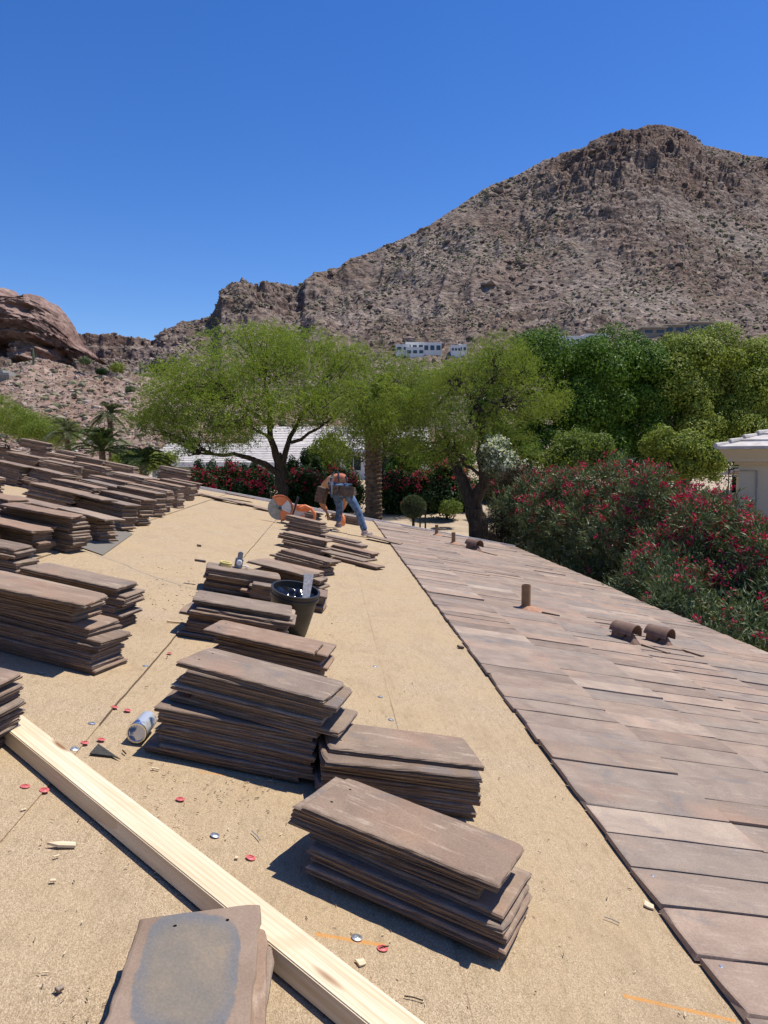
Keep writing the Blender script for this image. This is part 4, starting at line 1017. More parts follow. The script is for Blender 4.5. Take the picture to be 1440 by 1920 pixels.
nodes = [(hip, .135), ((-.54, .26, 1.02), .125), (chest, (.15, .13)), (neck, .055), ((-.72, .75, .91), .06), (head, (.085, .095)), ((-.76, .84, .78), .07),
         (hl, .09), (kl, .06), (al, .042), ((al[0]-.04, al[1]+.13, lf[2]+.04), .035),
         (hr_, .09), (kr, .06), (ar, .042), ((.02, .13, .04), .035),
         (shl, .06), (ell, .042), (wrl, .028), (shr, .06), (elr, .042), (wrr, .028)]
edges = [(0, 1), (1, 2), (2, 3), (3, 4), (4, 5), (5, 6), (0, 7), (7, 8), (8, 9), (9, 10), (0, 11), (11, 12), (12, 13), (13, 14), (2, 15), (15, 16), (16, 17), (2, 18), (18, 19), (19, 20)]
# hands: palm plus four fingers and thumb on each wrist
def hand(base_i, w0, d0):
    w0 = np.array(w0); d0 = np.array(d0, float); d0 /= np.linalg.norm(d0); sd = np.cross(d0, [0, 1, 0]); sd /= np.linalg.norm(sd)
    nodes.append((tuple(w0+d0*.05), (.036, .018))); pi = len(nodes)-1; edges.append((base_i, pi))
    for k, (o_, ln) in enumerate(((-.030, .075), (-.010, .085), (.010, .080), (.028, .062))):
        a = w0+d0*.09+sd*o_; b2 = a+d0*ln*.5+np.array([0, .008, 0]); c2 = b2+d0*ln*.35+np.array([0, .02, 0])
        nodes.append((tuple(a), .010)); nodes.append((tuple(b2), .009)); nodes.append((tuple(c2), .008)); q = len(nodes)
        edges.extend([(pi, q-3), (q-3, q-2), (q-2, q-1)])
    a = w0+d0*.04+sd*-.05; b2 = a+d0*.04+sd*-.015; nodes.append((tuple(a), .011)); nodes.append((tuple(b2), .010)); q = len(nodes); edges.extend([(pi, q-2), (q-2, q-1)])
hand(17, wrl, (.2, .3, -1)); hand(20, wrr, (-.1, .2, -1))
skin_mesh('body', nodes, edges, M['skin'], per, 2)
# clothing
sh = skin_mesh('shirt', [((-.48, .12, 1.02), .175), ((-.52, .24, 1.09), .17), (chest, (.185, .17)), ((-.67, .58, 1.0), .10), (shl, .085), (ell, .062), (shr, .085), (elr, .062), ((wrl[0]*.8+ell[0]*.2, wrl[1]*.8+ell[1]*.2, wrl[2]*.8+ell[2]*.2), .048), ((wrr[0]*.8+elr[0]*.2, wrr[1]*.8+elr[1]*.2, wrr[2]*.8+elr[2]*.2), .048)], [(0, 1), (1, 2), (2, 3), (2, 4), (4, 5), (2, 6), (6, 7), (5, 8), (7, 9)], M['shirt'], per)
je = skin_mesh('jeans', [((-.50, .11, .93), .16), (hl, .115), ((hl[0]*.5+kl[0]*.5-.01, hl[1]*.5+kl[1]*.5, hl[2]*.5+kl[2]*.5), .095), (kl, .078), ((al[0], al[1], al[2]+.12), .068), ((al[0], al[1], al[2]-.01), .07),
     (hr_, .115), ((-.29, .06, .70), .098), (kr, .08), ((-.08, .01, .26), .07), ((-.02, .01, .075), .075)], [(0, 1), (1, 2), (2, 3), (3, 4), (4, 5), (0, 6), (6, 7), (7, 8), (8, 9), (9, 10)], M['jeans'], per)
for (x_, y_, z_, ya) in ((al[0], al[1], lf[2], .35), (-.01, .0, .0, -.75)):
    mb = MB(); mb.prism([(-.045, -.09), (.045, -.09), (.055, .06), (.05, .15), (.02, .20), (-.03, .19), (-.052, .12), (-.05, 0)], 0, .05); mb.prism([(-.042, -.085), (.042, -.085), (.045, .03), (-.045, .03)], .05, .10)
    smoothobj(mb.build('shoe', M['shoe'], per, Matrix.Translation((x_, y_, z_-.005)) @ Matrix.Rotation(ya, 4, 'Z'), bevel=.015), 60)
mb = MB(); mb.blob((head[0]-.005, head[1]+.02, head[2]+.03), .112, 2, .03, (1, 1, 1)); smoothobj(mb.build('hair', M['hair'], per), 80)
# face: nose and ears on the far side
mb = MB(); mb.blob((head[0]-.02, head[1]+.115, head[2]-.06), .022, 1); mb.blob((head[0]-.10, head[1]+.02, head[2]-.01), .028, 1, 0, (.4, 1, 1)); mb.blob((head[0]+.10, head[1]+.02, head[2]-.01), .028, 1, 0, (.4, 1, 1)); smoothobj(mb.build('ears', M['skin'], per), 80)
# tool belt and pouches
belt = empty('tool_belt', M=Matrix.Identity(4)); belt.parent = per
mb = MB(); t_ = np.linspace(0, 2*math.pi, 22)[:-1]
ring = [(-.51+.185*math.cos(a), .13+.15*math.sin(a)) for a in t_]; ring2 = [(-.51+.205*math.cos(a), .13+.17*math.sin(a)) for a in t_]
vs = [(x_, y_, .965+.15*(y_-.13)+dz) for dz in (-.035, .035) for x_, y_ in ring2]; n = len(ring)
mb.add(vs, [[i, (i+1) % n, n+(i+1) % n, n+i] for i in range(n)]); mb.build('strap', M['leather'], belt)
def pouch(x_, y_, z_, w_, h_, d_, rz, rx=0):
    mb = MB(); mb.prism([(-w_/2, -d_/2), (w_/2, -d_/2), (w_*.58, 0), (w_/2, d_/2), (-w_/2, d_/2), (-w_*.58, 0)], -h_, 0)
    mb.prism([(-w_*.52, -d_/2-.014), (w_*.52, -d_/2-.014), (w_*.5, -d_/2), (-w_*.5, -d_/2)], -h_*.80, -h_*.30)
    smoothobj(mb.build('pouch', M['leather'], belt, Matrix.Translation((x_, y_, z_)) @ Matrix.Rotation(rz, 4, 'Z') @ Matrix.Rotation(rx, 4, 'Y'), bevel=.018), 50)
pouch(-.36, -.05, .955, .25, .19, .11, .25, .1); pouch(-.60, -.05, .97, .11, .17, .07, -.1); pouch(-.84, .14, .93, .20, .31, .12, -.5, .25); pouch(-.27, .12, .93, .16, .20, .09, 1.2)
mb = MB()
mb.tube([(-.72, .0, 1.02), (-.68, .06, 1.11), (-.65, .20, 1.19), (-.64, .44, 1.22)], .016, 8); mb.tube([(-.52, -.02, 1.05), (-.53, .02, 1.13), (-.54, .2, 1.215), (-.58, .42, 1.235)], .018, 8); mb.tube([(-.36, -.0, 1.04), (-.38, .08, 1.12), (-.42, .3, 1.17), (-.50, .48, 1.2)], .018, 8)
smoothobj(mb.build('suspenders', M['navy'], per), 60)
mb = MB(); mb.tube([(-.66, -.08, 1.05), (-.65, -.10, .80)], [.015, .011], 8); mb.tube([(-.70, -.06, 1.13), (-.63, -.06, 1.13), (-.64, -.07, 1.02), (-.70, -.07, 1.03), (-.70, -.06, 1.13)], .012, 6); mb.build('hammer', M['steel'], belt)
# orange jug behind the worker
jug = roofpt(.55, 16.6, .012)
mb = MB(); mb.lathe([(.07, 0), (.085, .02), (.09, .16), (.06, .22), (.028, .25), (.028, .30), (0, .30)], 16); o = smoothobj(mb.build('jug', M['orange'], None, Matrix.Translation(tuple(jug))), 40)
tag(o, 'small orange jug between the worker\'s legs', 'jug')

# ------------------------------------------------------------ vegetation builders
def leaves(name, C, D, L, W, m_, parent=None, rg=None, curl=.15, nh=None):
    """C centres, D directions (n,3), L, W arrays -> rhombic leaves, each a separate island"""
    n = len(C); D = D/(np.linalg.norm(D, axis=1, keepdims=True)+1e-9); R_ = rg.normal(size=(n, 3)) if nh is None else nh*2.2+rg.normal(size=(n, 3))*.8; S_ = np.cross(D, R_); S_ /= (np.linalg.norm(S_, axis=1, keepdims=True)+1e-9)
    N_ = np.cross(D, S_); L = np.broadcast_to(L, n)[:, None]; W = np.broadcast_to(W, n)[:, None]
    a = C-D*L*.5; b_ = C+D*L*.5-N_*L*curl; l_ = C+S_*W*.5+N_*L*curl*.3; r_ = C-S_*W*.5+N_*L*curl*.3
    v_ = np.stack([a, r_, b_, l_], 1).reshape(-1, 3); f = np.arange(4*n).reshape(n, 4)
    return link(name, mesh_np(name, v_, f), m_, parent)
def limb(mb, a, b_, r0, r1, rg, n=6, wob=.12, sides=7):
    a = np.array(a, float); b_ = np.array(b_, float); L = np.linalg.norm(b_-a); pts = []
    off = rg.normal(size=(n+1, 3))*L*wob*.35; off[0] = off[-1] = 0
    for i in range(n+1):
        t = i/n; pts.append(a+(b_-a)*t+off[i]+np.array([0, 0, -1])*math.sin(t*math.pi)*L*.0)
    mb.tube(pts, [r0+(r1-r0)*i/n for i in range(n+1)], sides); return pts
def wispy_tree(name, base, forks, clumps, label, nspray, rg, leafm, cat='tree', group=None, sprayL=.55, leafL=.10, leafW=.028, per=12, trunk_r=.22):
    """forks: list of polylines [(px,py,Y)...] for trunk and limbs with radii; clumps: (px,py,Y,rx,rz,ry)"""
    t = empty(name, loc=tuple(base)); b0 = np.array(base); tag(t, label, cat, group)
    mb = MB(); tips = []
    for pl, r0, r1 in forks:
        pts = [P(*q)-b0 if len(q) == 3 else np.array(q[:3]) for q in pl]
        fine_ = []
        for i in range(len(pts)-1):
            for k in range(3): fine_.append(pts[i]+(pts[i+1]-pts[i])*k/3+(rg.normal(size=3)*.05 if k or i else 0))
        fine_.append(pts[-1]); m_ = len(fine_)
        mb.tube(fine_, [r0+(r1-r0)*i/(m_-1) for i in range(m_)], 9); tips += fine_[m_//3:]
    tips = np.array(tips)
    cl = []; wt = []
    for (px, py, Yc, rx, rz, ry) in clumps:
        c_ = P(px, py, Yc)-b0; k = Yc/FPX; cl.append((c_, np.array([rx*k, ry, rz*k]))); wt.append(rx*rz)
    # twigs from limbs into clumps
    for c_, r_ in cl:
        nb_ = 7
        for k in range(nb_):
            d = rg.normal(size=3); d /= np.linalg.norm(d); e = c_+d*r_*rg.uniform(.3, .9)
            s_ = tips[np.argmin(np.linalg.norm(tips-e, axis=1)+rg.random(len(tips))*.8)]
            pts = limb(mb, s_, e, .035, .008, rg, 5, .22, 5)
    smoothobj(mb.build('trunk', M['bark'], t), 70)
    wt = np.array(wt, float)/sum(wt); which = rg.choice(len(cl), nspray, p=wt)
    Cc = np.array([c_ for c_, r_ in cl])[which]; Rc = np.array([r_ for c_, r_ in cl])[which]
    d = rg.normal(size=(nspray, 3)); d /= np.linalg.norm(d, axis=1, keepdims=True)
    rad = rg.random(nspray)**.42; S0 = Cc+d*Rc*rad[:, None]
    # gaps: drop sprays where a coarse noise is low
    g_ = fbm(S0[:, 0]*.9+S0[:, 1]*.6, S0[:, 2]*1.5+S0[:, 1]*.4, 3, int(rg.integers(0, 90))); keep = g_ > .42; S0 = S0[keep]; d = d[keep]; n = len(S0)
    dirn = d*.8+np.array([0, 0, -.15])+rg.normal(size=(n, 3))*.45; dirn[:, 2] = np.where(d[:, 2] > .3, np.abs(dirn[:, 2])*.6, dirn[:, 2]); dirn /= np.linalg.norm(dirn, axis=1, keepdims=True)
    tpos = rg.random((n, per)); SL = sprayL*rg.uniform(.5, 1.3, n)[:, None, None]
    C = S0[:, None]+dirn[:, None]*tpos[..., None]*SL+np.array([0, 0, -.18])*(tpos[..., None]**2)*SL+rg.normal(size=(n, per, 3))*.035
    D = dirn[:, None]*.6+rg.normal(size=(n, per, 3))*.7
    leaves('crown', C.reshape(-1, 3), D.reshape(-1, 3), rg.uniform(.6, 1.3, n*per)*leafL, rg.uniform(.7, 1.2, n*per)*leafW, leafm, t, rg)
    return t
def clump_tree(name, base, clumps, label, m_, rg, cat='tree', group=None, nsub=90, per=140, sub_r=.55, leafL=.16, leafW=.085, trunk=True, trunk_r=.25, flowers=None, inner=.6, up=.25, trunk_m=None, long_=False):
    if sub_r > 1: inner = .85
    t = empty(name, loc=tuple(base)); b0 = np.array(base); tag(t, label, cat, group)
    cl = []; wt = []
    for (px, py, Yc, rx, rz, ry) in clumps:
        k = Yc/FPX; cl.append((P(px, py, Yc)-b0, np.array([rx*k, ry, rz*k]))); wt.append(max(rx, 1)*max(rz, 1)*max(ry, .3))
    if trunk:
        mb = MB(); top = cl[0][0]
        mid_ = np.array([0, 0, max(.3, top[2]*.45)])+rg.normal(size=3)*.1
        mb.tube([(0, 0, -.3), (mid_[0]*.5, mid_[1]*.5, mid_[2]*.5), mid_], [trunk_r*1.3, trunk_r, trunk_r*.85], 9)
        for c_, r_ in cl: limb(mb, mid_, c_+np.array([0, 0, -r_[2]*.2]), trunk_r*.6, trunk_r*.15, rg, 5, .12, 7)
        smoothobj(mb.build('trunk', trunk_m or M['bark'], t), 70)
    wt = np.array(wt)/sum(wt); nS = nsub*len(cl); which = rg.choice(len(cl), nS, p=wt)
    Cc = np.array([q[0] for q in cl])[which]; Rc = np.array([q[1] for q in cl])[which]
    d = rg.normal(size=(nS, 3)); d /= np.linalg.norm(d, axis=1, keepdims=True); rad = inner+(1-inner)*rg.random(nS)
    S0 = Cc+d*Rc*rad[:, None]; sr = sub_r*rg.uniform(.55, 1.25, nS)
    e = rg.normal(size=(nS, per, 3)); e[..., 2] += up*(2.2 if sub_r > .9 else 1); e /= np.linalg.norm(e, axis=2, keepdims=True)
    C = S0[:, None]+e*(sr[:, None]*(.72+.38*rg.random((nS, per))))[..., None]
    D = e*(1.4 if long_ else .5)+rg.normal(size=(nS, per, 3))*(.45 if long_ else .8)+np.array([0, 0, .35 if long_ else -.1])
    zmin = -b0[2]+gz(b0[1])
    if not long_: D = D-e*np.sum(D*e, axis=2, keepdims=True)*.8
    C = C.reshape(-1, 3); D = D.reshape(-1, 3); ok = C[:, 2] > .03; E_ = e.reshape(-1, 3)[ok]
    C = C[ok]; D = D[ok]; n = len(C)
    leaves('crown', C, D, rg.uniform(.6, 1.3, n)*leafL, rg.uniform(.7, 1.2, n)*leafW, m_, t, rg, nh=(E_*.6 if long_ else E_))
    if flowers:
        fm, nf, fs_, bias = flowers
        zz = np.where(S0[:, 2] > .5*S0[:, 2].max(), 1., .06); s_ = rg.choice(nS, nf, p=zz/zz.sum()); base_ = S0[s_]; q = rg.normal(size=(nf, 3)); q[:, 2] = np.abs(q[:, 2])+bias; q[:, 1] -= .5; q /= np.linalg.norm(q, axis=1, keepdims=True)
        fc_ = base_+q*sr[s_][:, None]*rg.uniform(.95, 1.15, nf)[:, None]
        pf = 9; C = fc_[:, None]+rg.normal(size=(nf, pf, 3))*fs_*1.5; D = rg.normal(size=(nf, pf, 3)); C = C.reshape(-1, 3); D = D.reshape(-1, 3); ok = C[:, 2] > .1; C = C[ok]; D = D[ok]
        leaves('flowers', C, D, fs_*2.2*rg.uniform(.6, 1.2, len(C)), fs_*1.7, fm, t, rg, .3)['kind'] = 'stuff'
    return t
def gp(px, Y, x_off=0):    # point on the ground under a pixel column
    p_ = P(px, 860, Y); return (p_[0]+x_off, Y, float(gz(Y)))
LM = {
 'mesq': leafmat('mesquite_leaf', [(.12, .175, .030), (.20, .265, .048), (.27, .335, .070), (.15, .215, .038), (.32, .37, .10)], .42),
 'mesq2': leafmat('mesquite_leaf_dull', [(.11, .155, .032), (.185, .24, .050), (.25, .305, .075), (.145, .195, .045)], .4),
 'ficus': leafmat('ficus_leaf', [(.030, .070, .010), (.060, .125, .016), (.10, .185, .026), (.155, .25, .04)], .2, .5),
 'elm': leafmat('light_tree_leaf', [(.085, .125, .022), (.165, .215, .036), (.25, .30, .055), (.34, .385, .09)], .24, .5),
 'shrub': leafmat('pale_shrub_leaf', [(.085, .125, .03), (.15, .20, .05), (.21, .27, .08)], .35, .5),
 'hedge': leafmat('dark_hedge_leaf', [(.012, .028, .009), (.025, .052, .016), (.045, .080, .026)], .2, .45),
 'olea': leafmat('oleander_leaf', [(.050, .075, .032), (.090, .125, .056), (.145, .185, .092), (.23, .26, .16)], .12, .42),
 'palm': leafmat('palm_leaf', [(.035, .060, .020), (.065, .098, .032), (.11, .145, .055)], .2, .5),
 'fan': leafmat('fan_palm_leaf', [(.07, .09, .045), (.13, .155, .085), (.20, .21, .13)], .2, .5),
 'grey': leafmat('topiary_leaf', [(.055, .075, .040), (.10, .13, .07), (.16, .19, .11)], .15, .6),
 'red': leafmat('crimson_petal', [(.26, .010, .055), (.40, .020, .09), (.55, .07, .16)], .3, .6),
 'pink': leafmat('pinkish_petal', [(.42, .02, .07), (.60, .05, .13), (.66, .16, .20)], .3, .6),
 'whitef': leafmat('white_petal', [(.70, .72, .66), (.85, .86, .82)], .3, .6),
 'dry': leafmat('dry_twig', [(.10, .07, .045), (.17, .125, .085), (.24, .16, .12), (.08, .08, .045)], .1, .8),
 'drydark': leafmat('dark_twig', [(.04, .03, .02), (.08, .06, .04), (.05, .05, .03)], .1, .8)}
R = np.random.default_rng
# the three feathery trees
bA = gp(530, 36)
wispy_tree('mesquite_tree', bA, [([(532, 990, 36), (531, 930, 36), (527, 890, 36), (520, 850, 36)], .30, .20), ([(525, 890, 36), (480, 862, 35.5), (440, 853, 35), (375, 850, 34.5)], .17, .05), ([(523, 870, 36), (505, 820, 36), (508, 760, 36), (495, 700, 36)], .19, .05),
     ([(525, 880, 36), (540, 835, 36), (555, 795, 36.4), (590, 750, 37)], .16, .05), ([(512, 800, 36), (470, 770, 35), (430, 740, 34)], .10, .03), ([(520, 850, 36), (500, 815, 34.5), (450, 790, 33)], .10, .03), ([(545, 830, 36), (600, 800, 36), (640, 770, 36)], .09, .03)],
     [(470, 650, 36, 105, 38, 2.3), (560, 655, 37, 90, 42, 2.2), (400, 700, 35, 95, 48, 2.3), (510, 710, 36, 120, 55, 2.8), (600, 700, 37, 75, 52, 2.0), (345, 755, 34.5, 85, 42, 2.0), (440, 765, 34, 110, 38, 2.4), (300, 795, 34, 55, 26, 1.4), (385, 815, 33.5, 80, 24, 1.6), (560, 755, 35, 90, 30, 2.0), (620, 745, 37, 55, 42, 1.6), (500, 630, 37, 60, 24, 1.5), (280, 790, 34, 45, 30, 1.3), (330, 720, 34.5, 60, 45, 1.8), (450, 805, 34, 60, 26, 1.3), (590, 790, 36, 50, 26, 1.3), (370, 840, 33.5, 60, 16, 1.2), (640, 680, 37, 50, 45, 1.8)],
     'wide feathery bright green tree left of the worker', 14000, R(21), LM['mesq'], 'tree', 'feathery trees behind the roof')
bB = gp(735, 38)
wispy_tree('mesquite_tree', bB, [([(700, 990, 38), (712, 900, 38), (722, 820, 38), (712, 760, 38)], .18, .10), ([(722, 820, 38), (742, 770, 38), (770, 730, 38)], .09, .03), ([(718, 800, 38), (680, 760, 38), (650, 740, 38)], .08, .03)],
     [(700, 705, 38, 85, 55, 2.0), (770, 718, 38.5, 72, 42, 2.0), (725, 770, 37.5, 80, 42, 1.8), (650, 760, 38, 40, 45, 1.5), (800, 750, 38, 60, 45, 1.6), (690, 830, 36.5, 62, 28, 1.2), (760, 820, 37.5, 70, 26, 1.5), (635, 830, 36, 34, 34, 1.0), (845, 705, 38, 40, 32, 1.2), (700, 790, 29.3, 50, 40, .8), (700, 735, 29.5, 60, 40, .9), (760, 770, 30, 55, 40, .9)],
     'dull green feathery tree standing behind the palm trunk', 8600, R(22), LM['mesq2'], 'tree', 'feathery trees behind the roof')
bC = gp(905, 29.5)
wispy_tree('mesquite_tree', bC, [([(918, 1030, 29.5), (895, 985, 29.5), (888, 950, 29.5)], .44, .34), ([(888, 955, 29.5), (868, 900, 29.6), (850, 865, 29.8), (830, 830, 30)], .27, .12), ([(890, 955, 29.5), (905, 905, 29.4), (905, 850, 29.5), (902, 790, 29.6), (892, 745, 29.6)], .26, .13),
     ([(893, 750, 29.6), (870, 725, 29.4), (845, 712, 29.2)], .10, .03), ([(893, 750, 29.6), (905, 725, 29.4), (925, 712, 29.2)], .10, .03), ([(900, 790, 29.6), (930, 760, 29.4), (950, 750, 29)], .11, .03), ([(900, 890, 29.4), (870, 870, 29.2), (850, 850, 29)], .07, .03)],
     [(925, 685, 30, 78, 42, 1.8), (990, 735, 29.5, 75, 48, 1.7), (960, 700, 30, 60, 40, 1.5), (840, 725, 30, 62, 50, 1.6), (870, 800, 30.5, 65, 40, 1.4), (1020, 765, 29.5, 42, 38, 1.2), (820, 795, 30, 50, 38, 1.3), (935, 655, 30.3, 50, 30, 1.3), (850, 700, 30.5, 50, 34, 1.3), (800, 840, 31, 50, 36, 1.2), (960, 790, 30, 55, 34, 1.3), (860, 860, 31, 40, 26, 1.0), (870, 790, 28.6, 48, 34, .8), (925, 800, 28.6, 46, 34, .8), (850, 830, 28.8, 40, 26, .8), (895, 745, 28.4, 34, 24, .6), (960, 830, 29, 40, 24, .9)],
     'feathery tree with dark twisted trunk right of the palm', 8800, R(23), LM['mesq2'], 'tree', 'feathery trees behind the roof', .5, .085, .024)
# date palm behind the worker
bp = gp(700, 31)
pt = empty('palm_tree', loc=bp); tag(pt, 'date palm with thick rough trunk right of the worker', 'palm')
mb = MB(); r_ = R(31); b0 = np.array(bp); z1 = (P(700, 770, 31)-b0)[2]; nr = 60; vs = []; ns = 20
for i in range(nr):
    z = z1*i/(nr-1); rr = .31+.06*math.exp(-z*1.2)+(.05 if i % 2 else 0)+.10*max(0, z/z1-.7)
    for k in range(ns): vs.append((rr*math.cos(k/ns*6.283+i*.31)*(1+r_.normal()*.05), rr*math.sin(k/ns*6.283+i*.31)*(1+r_.normal()*.05), z))
mb.add(vs, [[i*ns+k, i*ns+(k+1) % ns, (i+1)*ns+(k+1) % ns, (i+1)*ns+k] for i in range(nr-1) for k in range(ns)]); mb.build('trunk', M['palmbark'], pt)
def fronds(top, n, L, rg, elev=(.2, 1.3), leafl=.32, leafw=.03, droop=1.0, nl=46):
    Cs, Ds = [], []; mb = MB()
    for k in range(n):
        a = k*2.399+rg.normal()*.2; e = rg.uniform(*elev); d = np.array([math.cos(a)*math.cos(e), math.sin(a)*math.cos(e), math.sin(e)]); Lk = L*rg.uniform(.8, 1.1)
        pts = [np.array(top)+d*Lk*t+np.array([0, 0, -1])*droop*Lk*.55*t*t for t in np.linspace(0, 1, 9)]
        mb.tube(pts, [.025*(1-t*.85) for t in np.linspace(0, 1, 9)], 4)
        side = np.cross(d, [0, 0, 1]); side /= np.linalg.norm(side)
        for j in range(nl):
            t = .12+.88*j/nl; i = min(7, int(t*8)); p_ = pts[i]+(pts[i+1]-pts[i])*(t*8-i); tg = pts[i+1]-pts[i]; tg /= np.linalg.norm(tg)
            for sg in (-1, 1):
                dd = side*sg*.8+tg*.75+np.array([0, 0, .18-.35*rg.random()]); ll = leafl*math.sin(min(1, t*1.3+.2)*math.pi*.5)*(1.15-.6*t)
                dd /= np.linalg.norm(dd); Cs.append(p_+dd*ll*.5); Ds.append(dd*ll)
    return mb, np.array(Cs), np.array(Ds)
def palm_crown(parent, top, n, L, rg, m_, **kw):
    mb, C, D = fronds(top, n, L, rg, **kw); LL = np.linalg.norm(D, axis=1)
    smoothobj(mb.build('frond_stems', m_, parent), 80); leaves('fronds', C, D, LL, kw.get('leafw', .03), m_, parent, rg, .05)
palm_crown(pt, (0, 0, z1+.6), 26, 2.2, R(32), LM['mesq2'], elev=(-.1, 1.2), leafl=.42, leafw=.035)
# palms at the left
for (px, Y, ptop, L, n, m_, lab, seed, el) in ((192, 34, 846, 2.3, 44, 'palm', 'low dark feather palm left of the feathery tree', 41, (.1, 1.45)), (208, 44, 775, 1.3, 30, 'fan', 'small fan palm rising behind the feather palm', 42, (-.5, 1.4)), (128, 42, 812, 1.7, 30, 'fan', 'greyish fan palm left of the feather palm', 43, (-.3, 1.4)), (268, 33, 866, 1.5, 26, 'palm', 'short dark palm right of the feather palm', 44, (.0, 1.3))):
    b = gp(px, Y); q = empty('palm_tree', loc=b); tag(q, lab, 'palm'); zt = float((P(px, ptop, Y)-np.array(b))[2])
    mb = MB(); mb.tube([(0, 0, -.1), (.03, 0, zt*.5), (0, 0, zt)], [.17, .15, .14], 9); mb.build('trunk', M['palmbark'], q)
    palm_crown(q, (0, 0, zt), n, L, R(seed), LM[m_], elev=el, leafl=.34, leafw=.035, nl=36)
# dark ficus trees and the lighter clumpy trees
clump_tree('ficus_tree', gp(1060, 48), [(1010, 680, 48, 42, 32, 2.4), (1060, 665, 48.5, 55, 22.4, 2.6), (1050, 700, 47, 85, 55, 3.2), (1120, 680, 49, 55, 25.6, 2.6), (1110, 740, 47.5, 80, 70, 3), (1030, 790, 46.5, 80, 60, 2.6), (1130, 810, 47, 70, 45, 2.5), (960, 760, 47, 60, 80, 2)],
     'tall dark green tree behind the twisted trunk tree', LM['ficus'], R(51), 'tree', 'dense trees in the row', 10, 1000, 1.22, .19, .10, True, .3)
clump_tree('ficus_tree', gp(1185, 50), [(1175, 695, 50, 48, 33.6, 2.4), (1190, 740, 49, 60, 70, 2.8), (1200, 810, 48.5, 60, 55, 2.6), (1160, 850, 48, 60, 40, 2.4), (1210, 862, 46, 60, 34, 2)],
     'dark green tree in the middle of the dense tree row', LM['ficus'], R(52), 'tree', 'dense trees in the row', 11, 950, 1.2, .19, .10, True, .3)
clump_tree('shade_tree', gp(1275, 50), [(1260, 693, 50, 60, 36, 2.6), (1290, 678, 51, 50, 24, 2.4), (1250, 730, 48.5, 60, 55, 2.6), (1310, 700, 49, 60, 50, 2.8), (1290, 780, 48, 75, 60, 2.8), (1230, 800, 47.6, 40, 60, 2), (1300, 850, 46, 60, 40, 2)],
     'light green clumpy tree below the brown hillside house', LM['elm'], R(53), 'tree', 'dense trees in the row', 11, 950, 1.18, .18, .095, True, .3)
clump_tree('shade_tree', gp(1385, 51), [(1350, 668, 51, 50, 25.6, 2.4), (1400, 683, 51, 55, 27.2, 2.6), (1370, 710, 49.5, 65, 50, 2.8), (1440, 705, 50, 60, 40, 2.8), (1410, 770, 48.5, 70, 55, 2.6), (1350, 780, 48, 50, 50, 2.2), (1390, 850, 46, 60, 40, 2)],
     'light green clumpy tree nearest the right photo edge', LM['elm'], R(54), 'tree', 'dense trees in the row', 11, 950, 1.18, .18, .095, True, .3)
clump_tree('shade_tree', gp(1520, 52), [(1500, 708, 52, 60, 44, 2.8), (1550, 720, 52, 60, 60, 2.8), (1490, 780, 50, 60, 60, 2.6)],
     'clumpy tree partly cut off by the right photo edge', LM['elm'], R(55), 'tree', 'dense trees in the row', 9, 800, 1.2, .20, .11, True, .3)
clump_tree('small_tree', gp(1290, 36), [(1290, 850, 36, 38, 36, 1.1), (1240, 835, 36, 30, 26, 1.0), (1325, 865, 36, 26, 34, .9), (1265, 875, 36, 45, 26, 1.0)],
     'small green tree left of the beige pavilion roof', LM['elm'], R(56), 'tree', None, 70, 120, .36, .13, .08, True, .12)
clump_tree('pale_shrub', gp(1090, 33), [(1090, 845, 33, 62, 34, 1.3), (1050, 862, 32.5, 45, 24, 1.1), (1125, 865, 33, 40, 24, 1.1)], 'pale green leafy shrub behind the red oleanders', LM['shrub'], R(57), 'shrub', None, 70, 90, .32, .13, .075, True, .07)
# oleander hedge with crimson flowers, along the eave
ole = [(1010, 24.5, 890, 1.4, 'oleander shrub farthest along the roof edge, thin flowers'), (1075, 22.0, 878, 1.5, 'red oleander shrub second from the far end of the hedge'), (1150, 19.5, 872, 1.5, 'red oleander shrub in the middle of the hedge top'),
       (1235, 17.2, 876, 1.45, 'heavily flowering oleander shrub left of the pavilion'), (1330, 15.2, 925, 1.35, 'oleander shrub just below the pavilion wall'), (1440, 13.8, 985, 1.3, 'oleander shrub at the right photo edge'), ]
for i, (px, Y, pyt, rr, lab) in enumerate(ole):
    b = gp(px, Y); top = float((P(px, pyt, Y))[2]); k = FPX/Y; r2 = rr*k
    cl_ = []
    ztot = top-b[2]
    for (dx, fz, sr_) in ((0, .83, .62), (-.45, .66, .6), (.45, .68, .6), (0, .45, .72), (-.3, .25, .6), (.35, .25, .6)):
        zc = b[2]+ztot*fz; p_ = np.array([P(px, 860, Y)[0]+dx*rr, Y, zc]); rel = p_-CAM; dpt = rel@cF
        pxx_ = 720+FPX*rel[0]/dpt; pyy_ = 960-FPX*(rel@cU)/dpt
        cl_.append((pxx_, pyy_, Y, rr*sr_*k, ztot*.17*k*1.0, rr*.62))
    clump_tree('oleander_shrub', b, cl_, lab, LM['olea'], R(60+i), 'shrub', 'red oleander shrubs beside the roof', 52, 66, .34, .19, .030, True, .06, (LM['red'], 330 if i else 100, .030, .9), .55, .35, None, True)
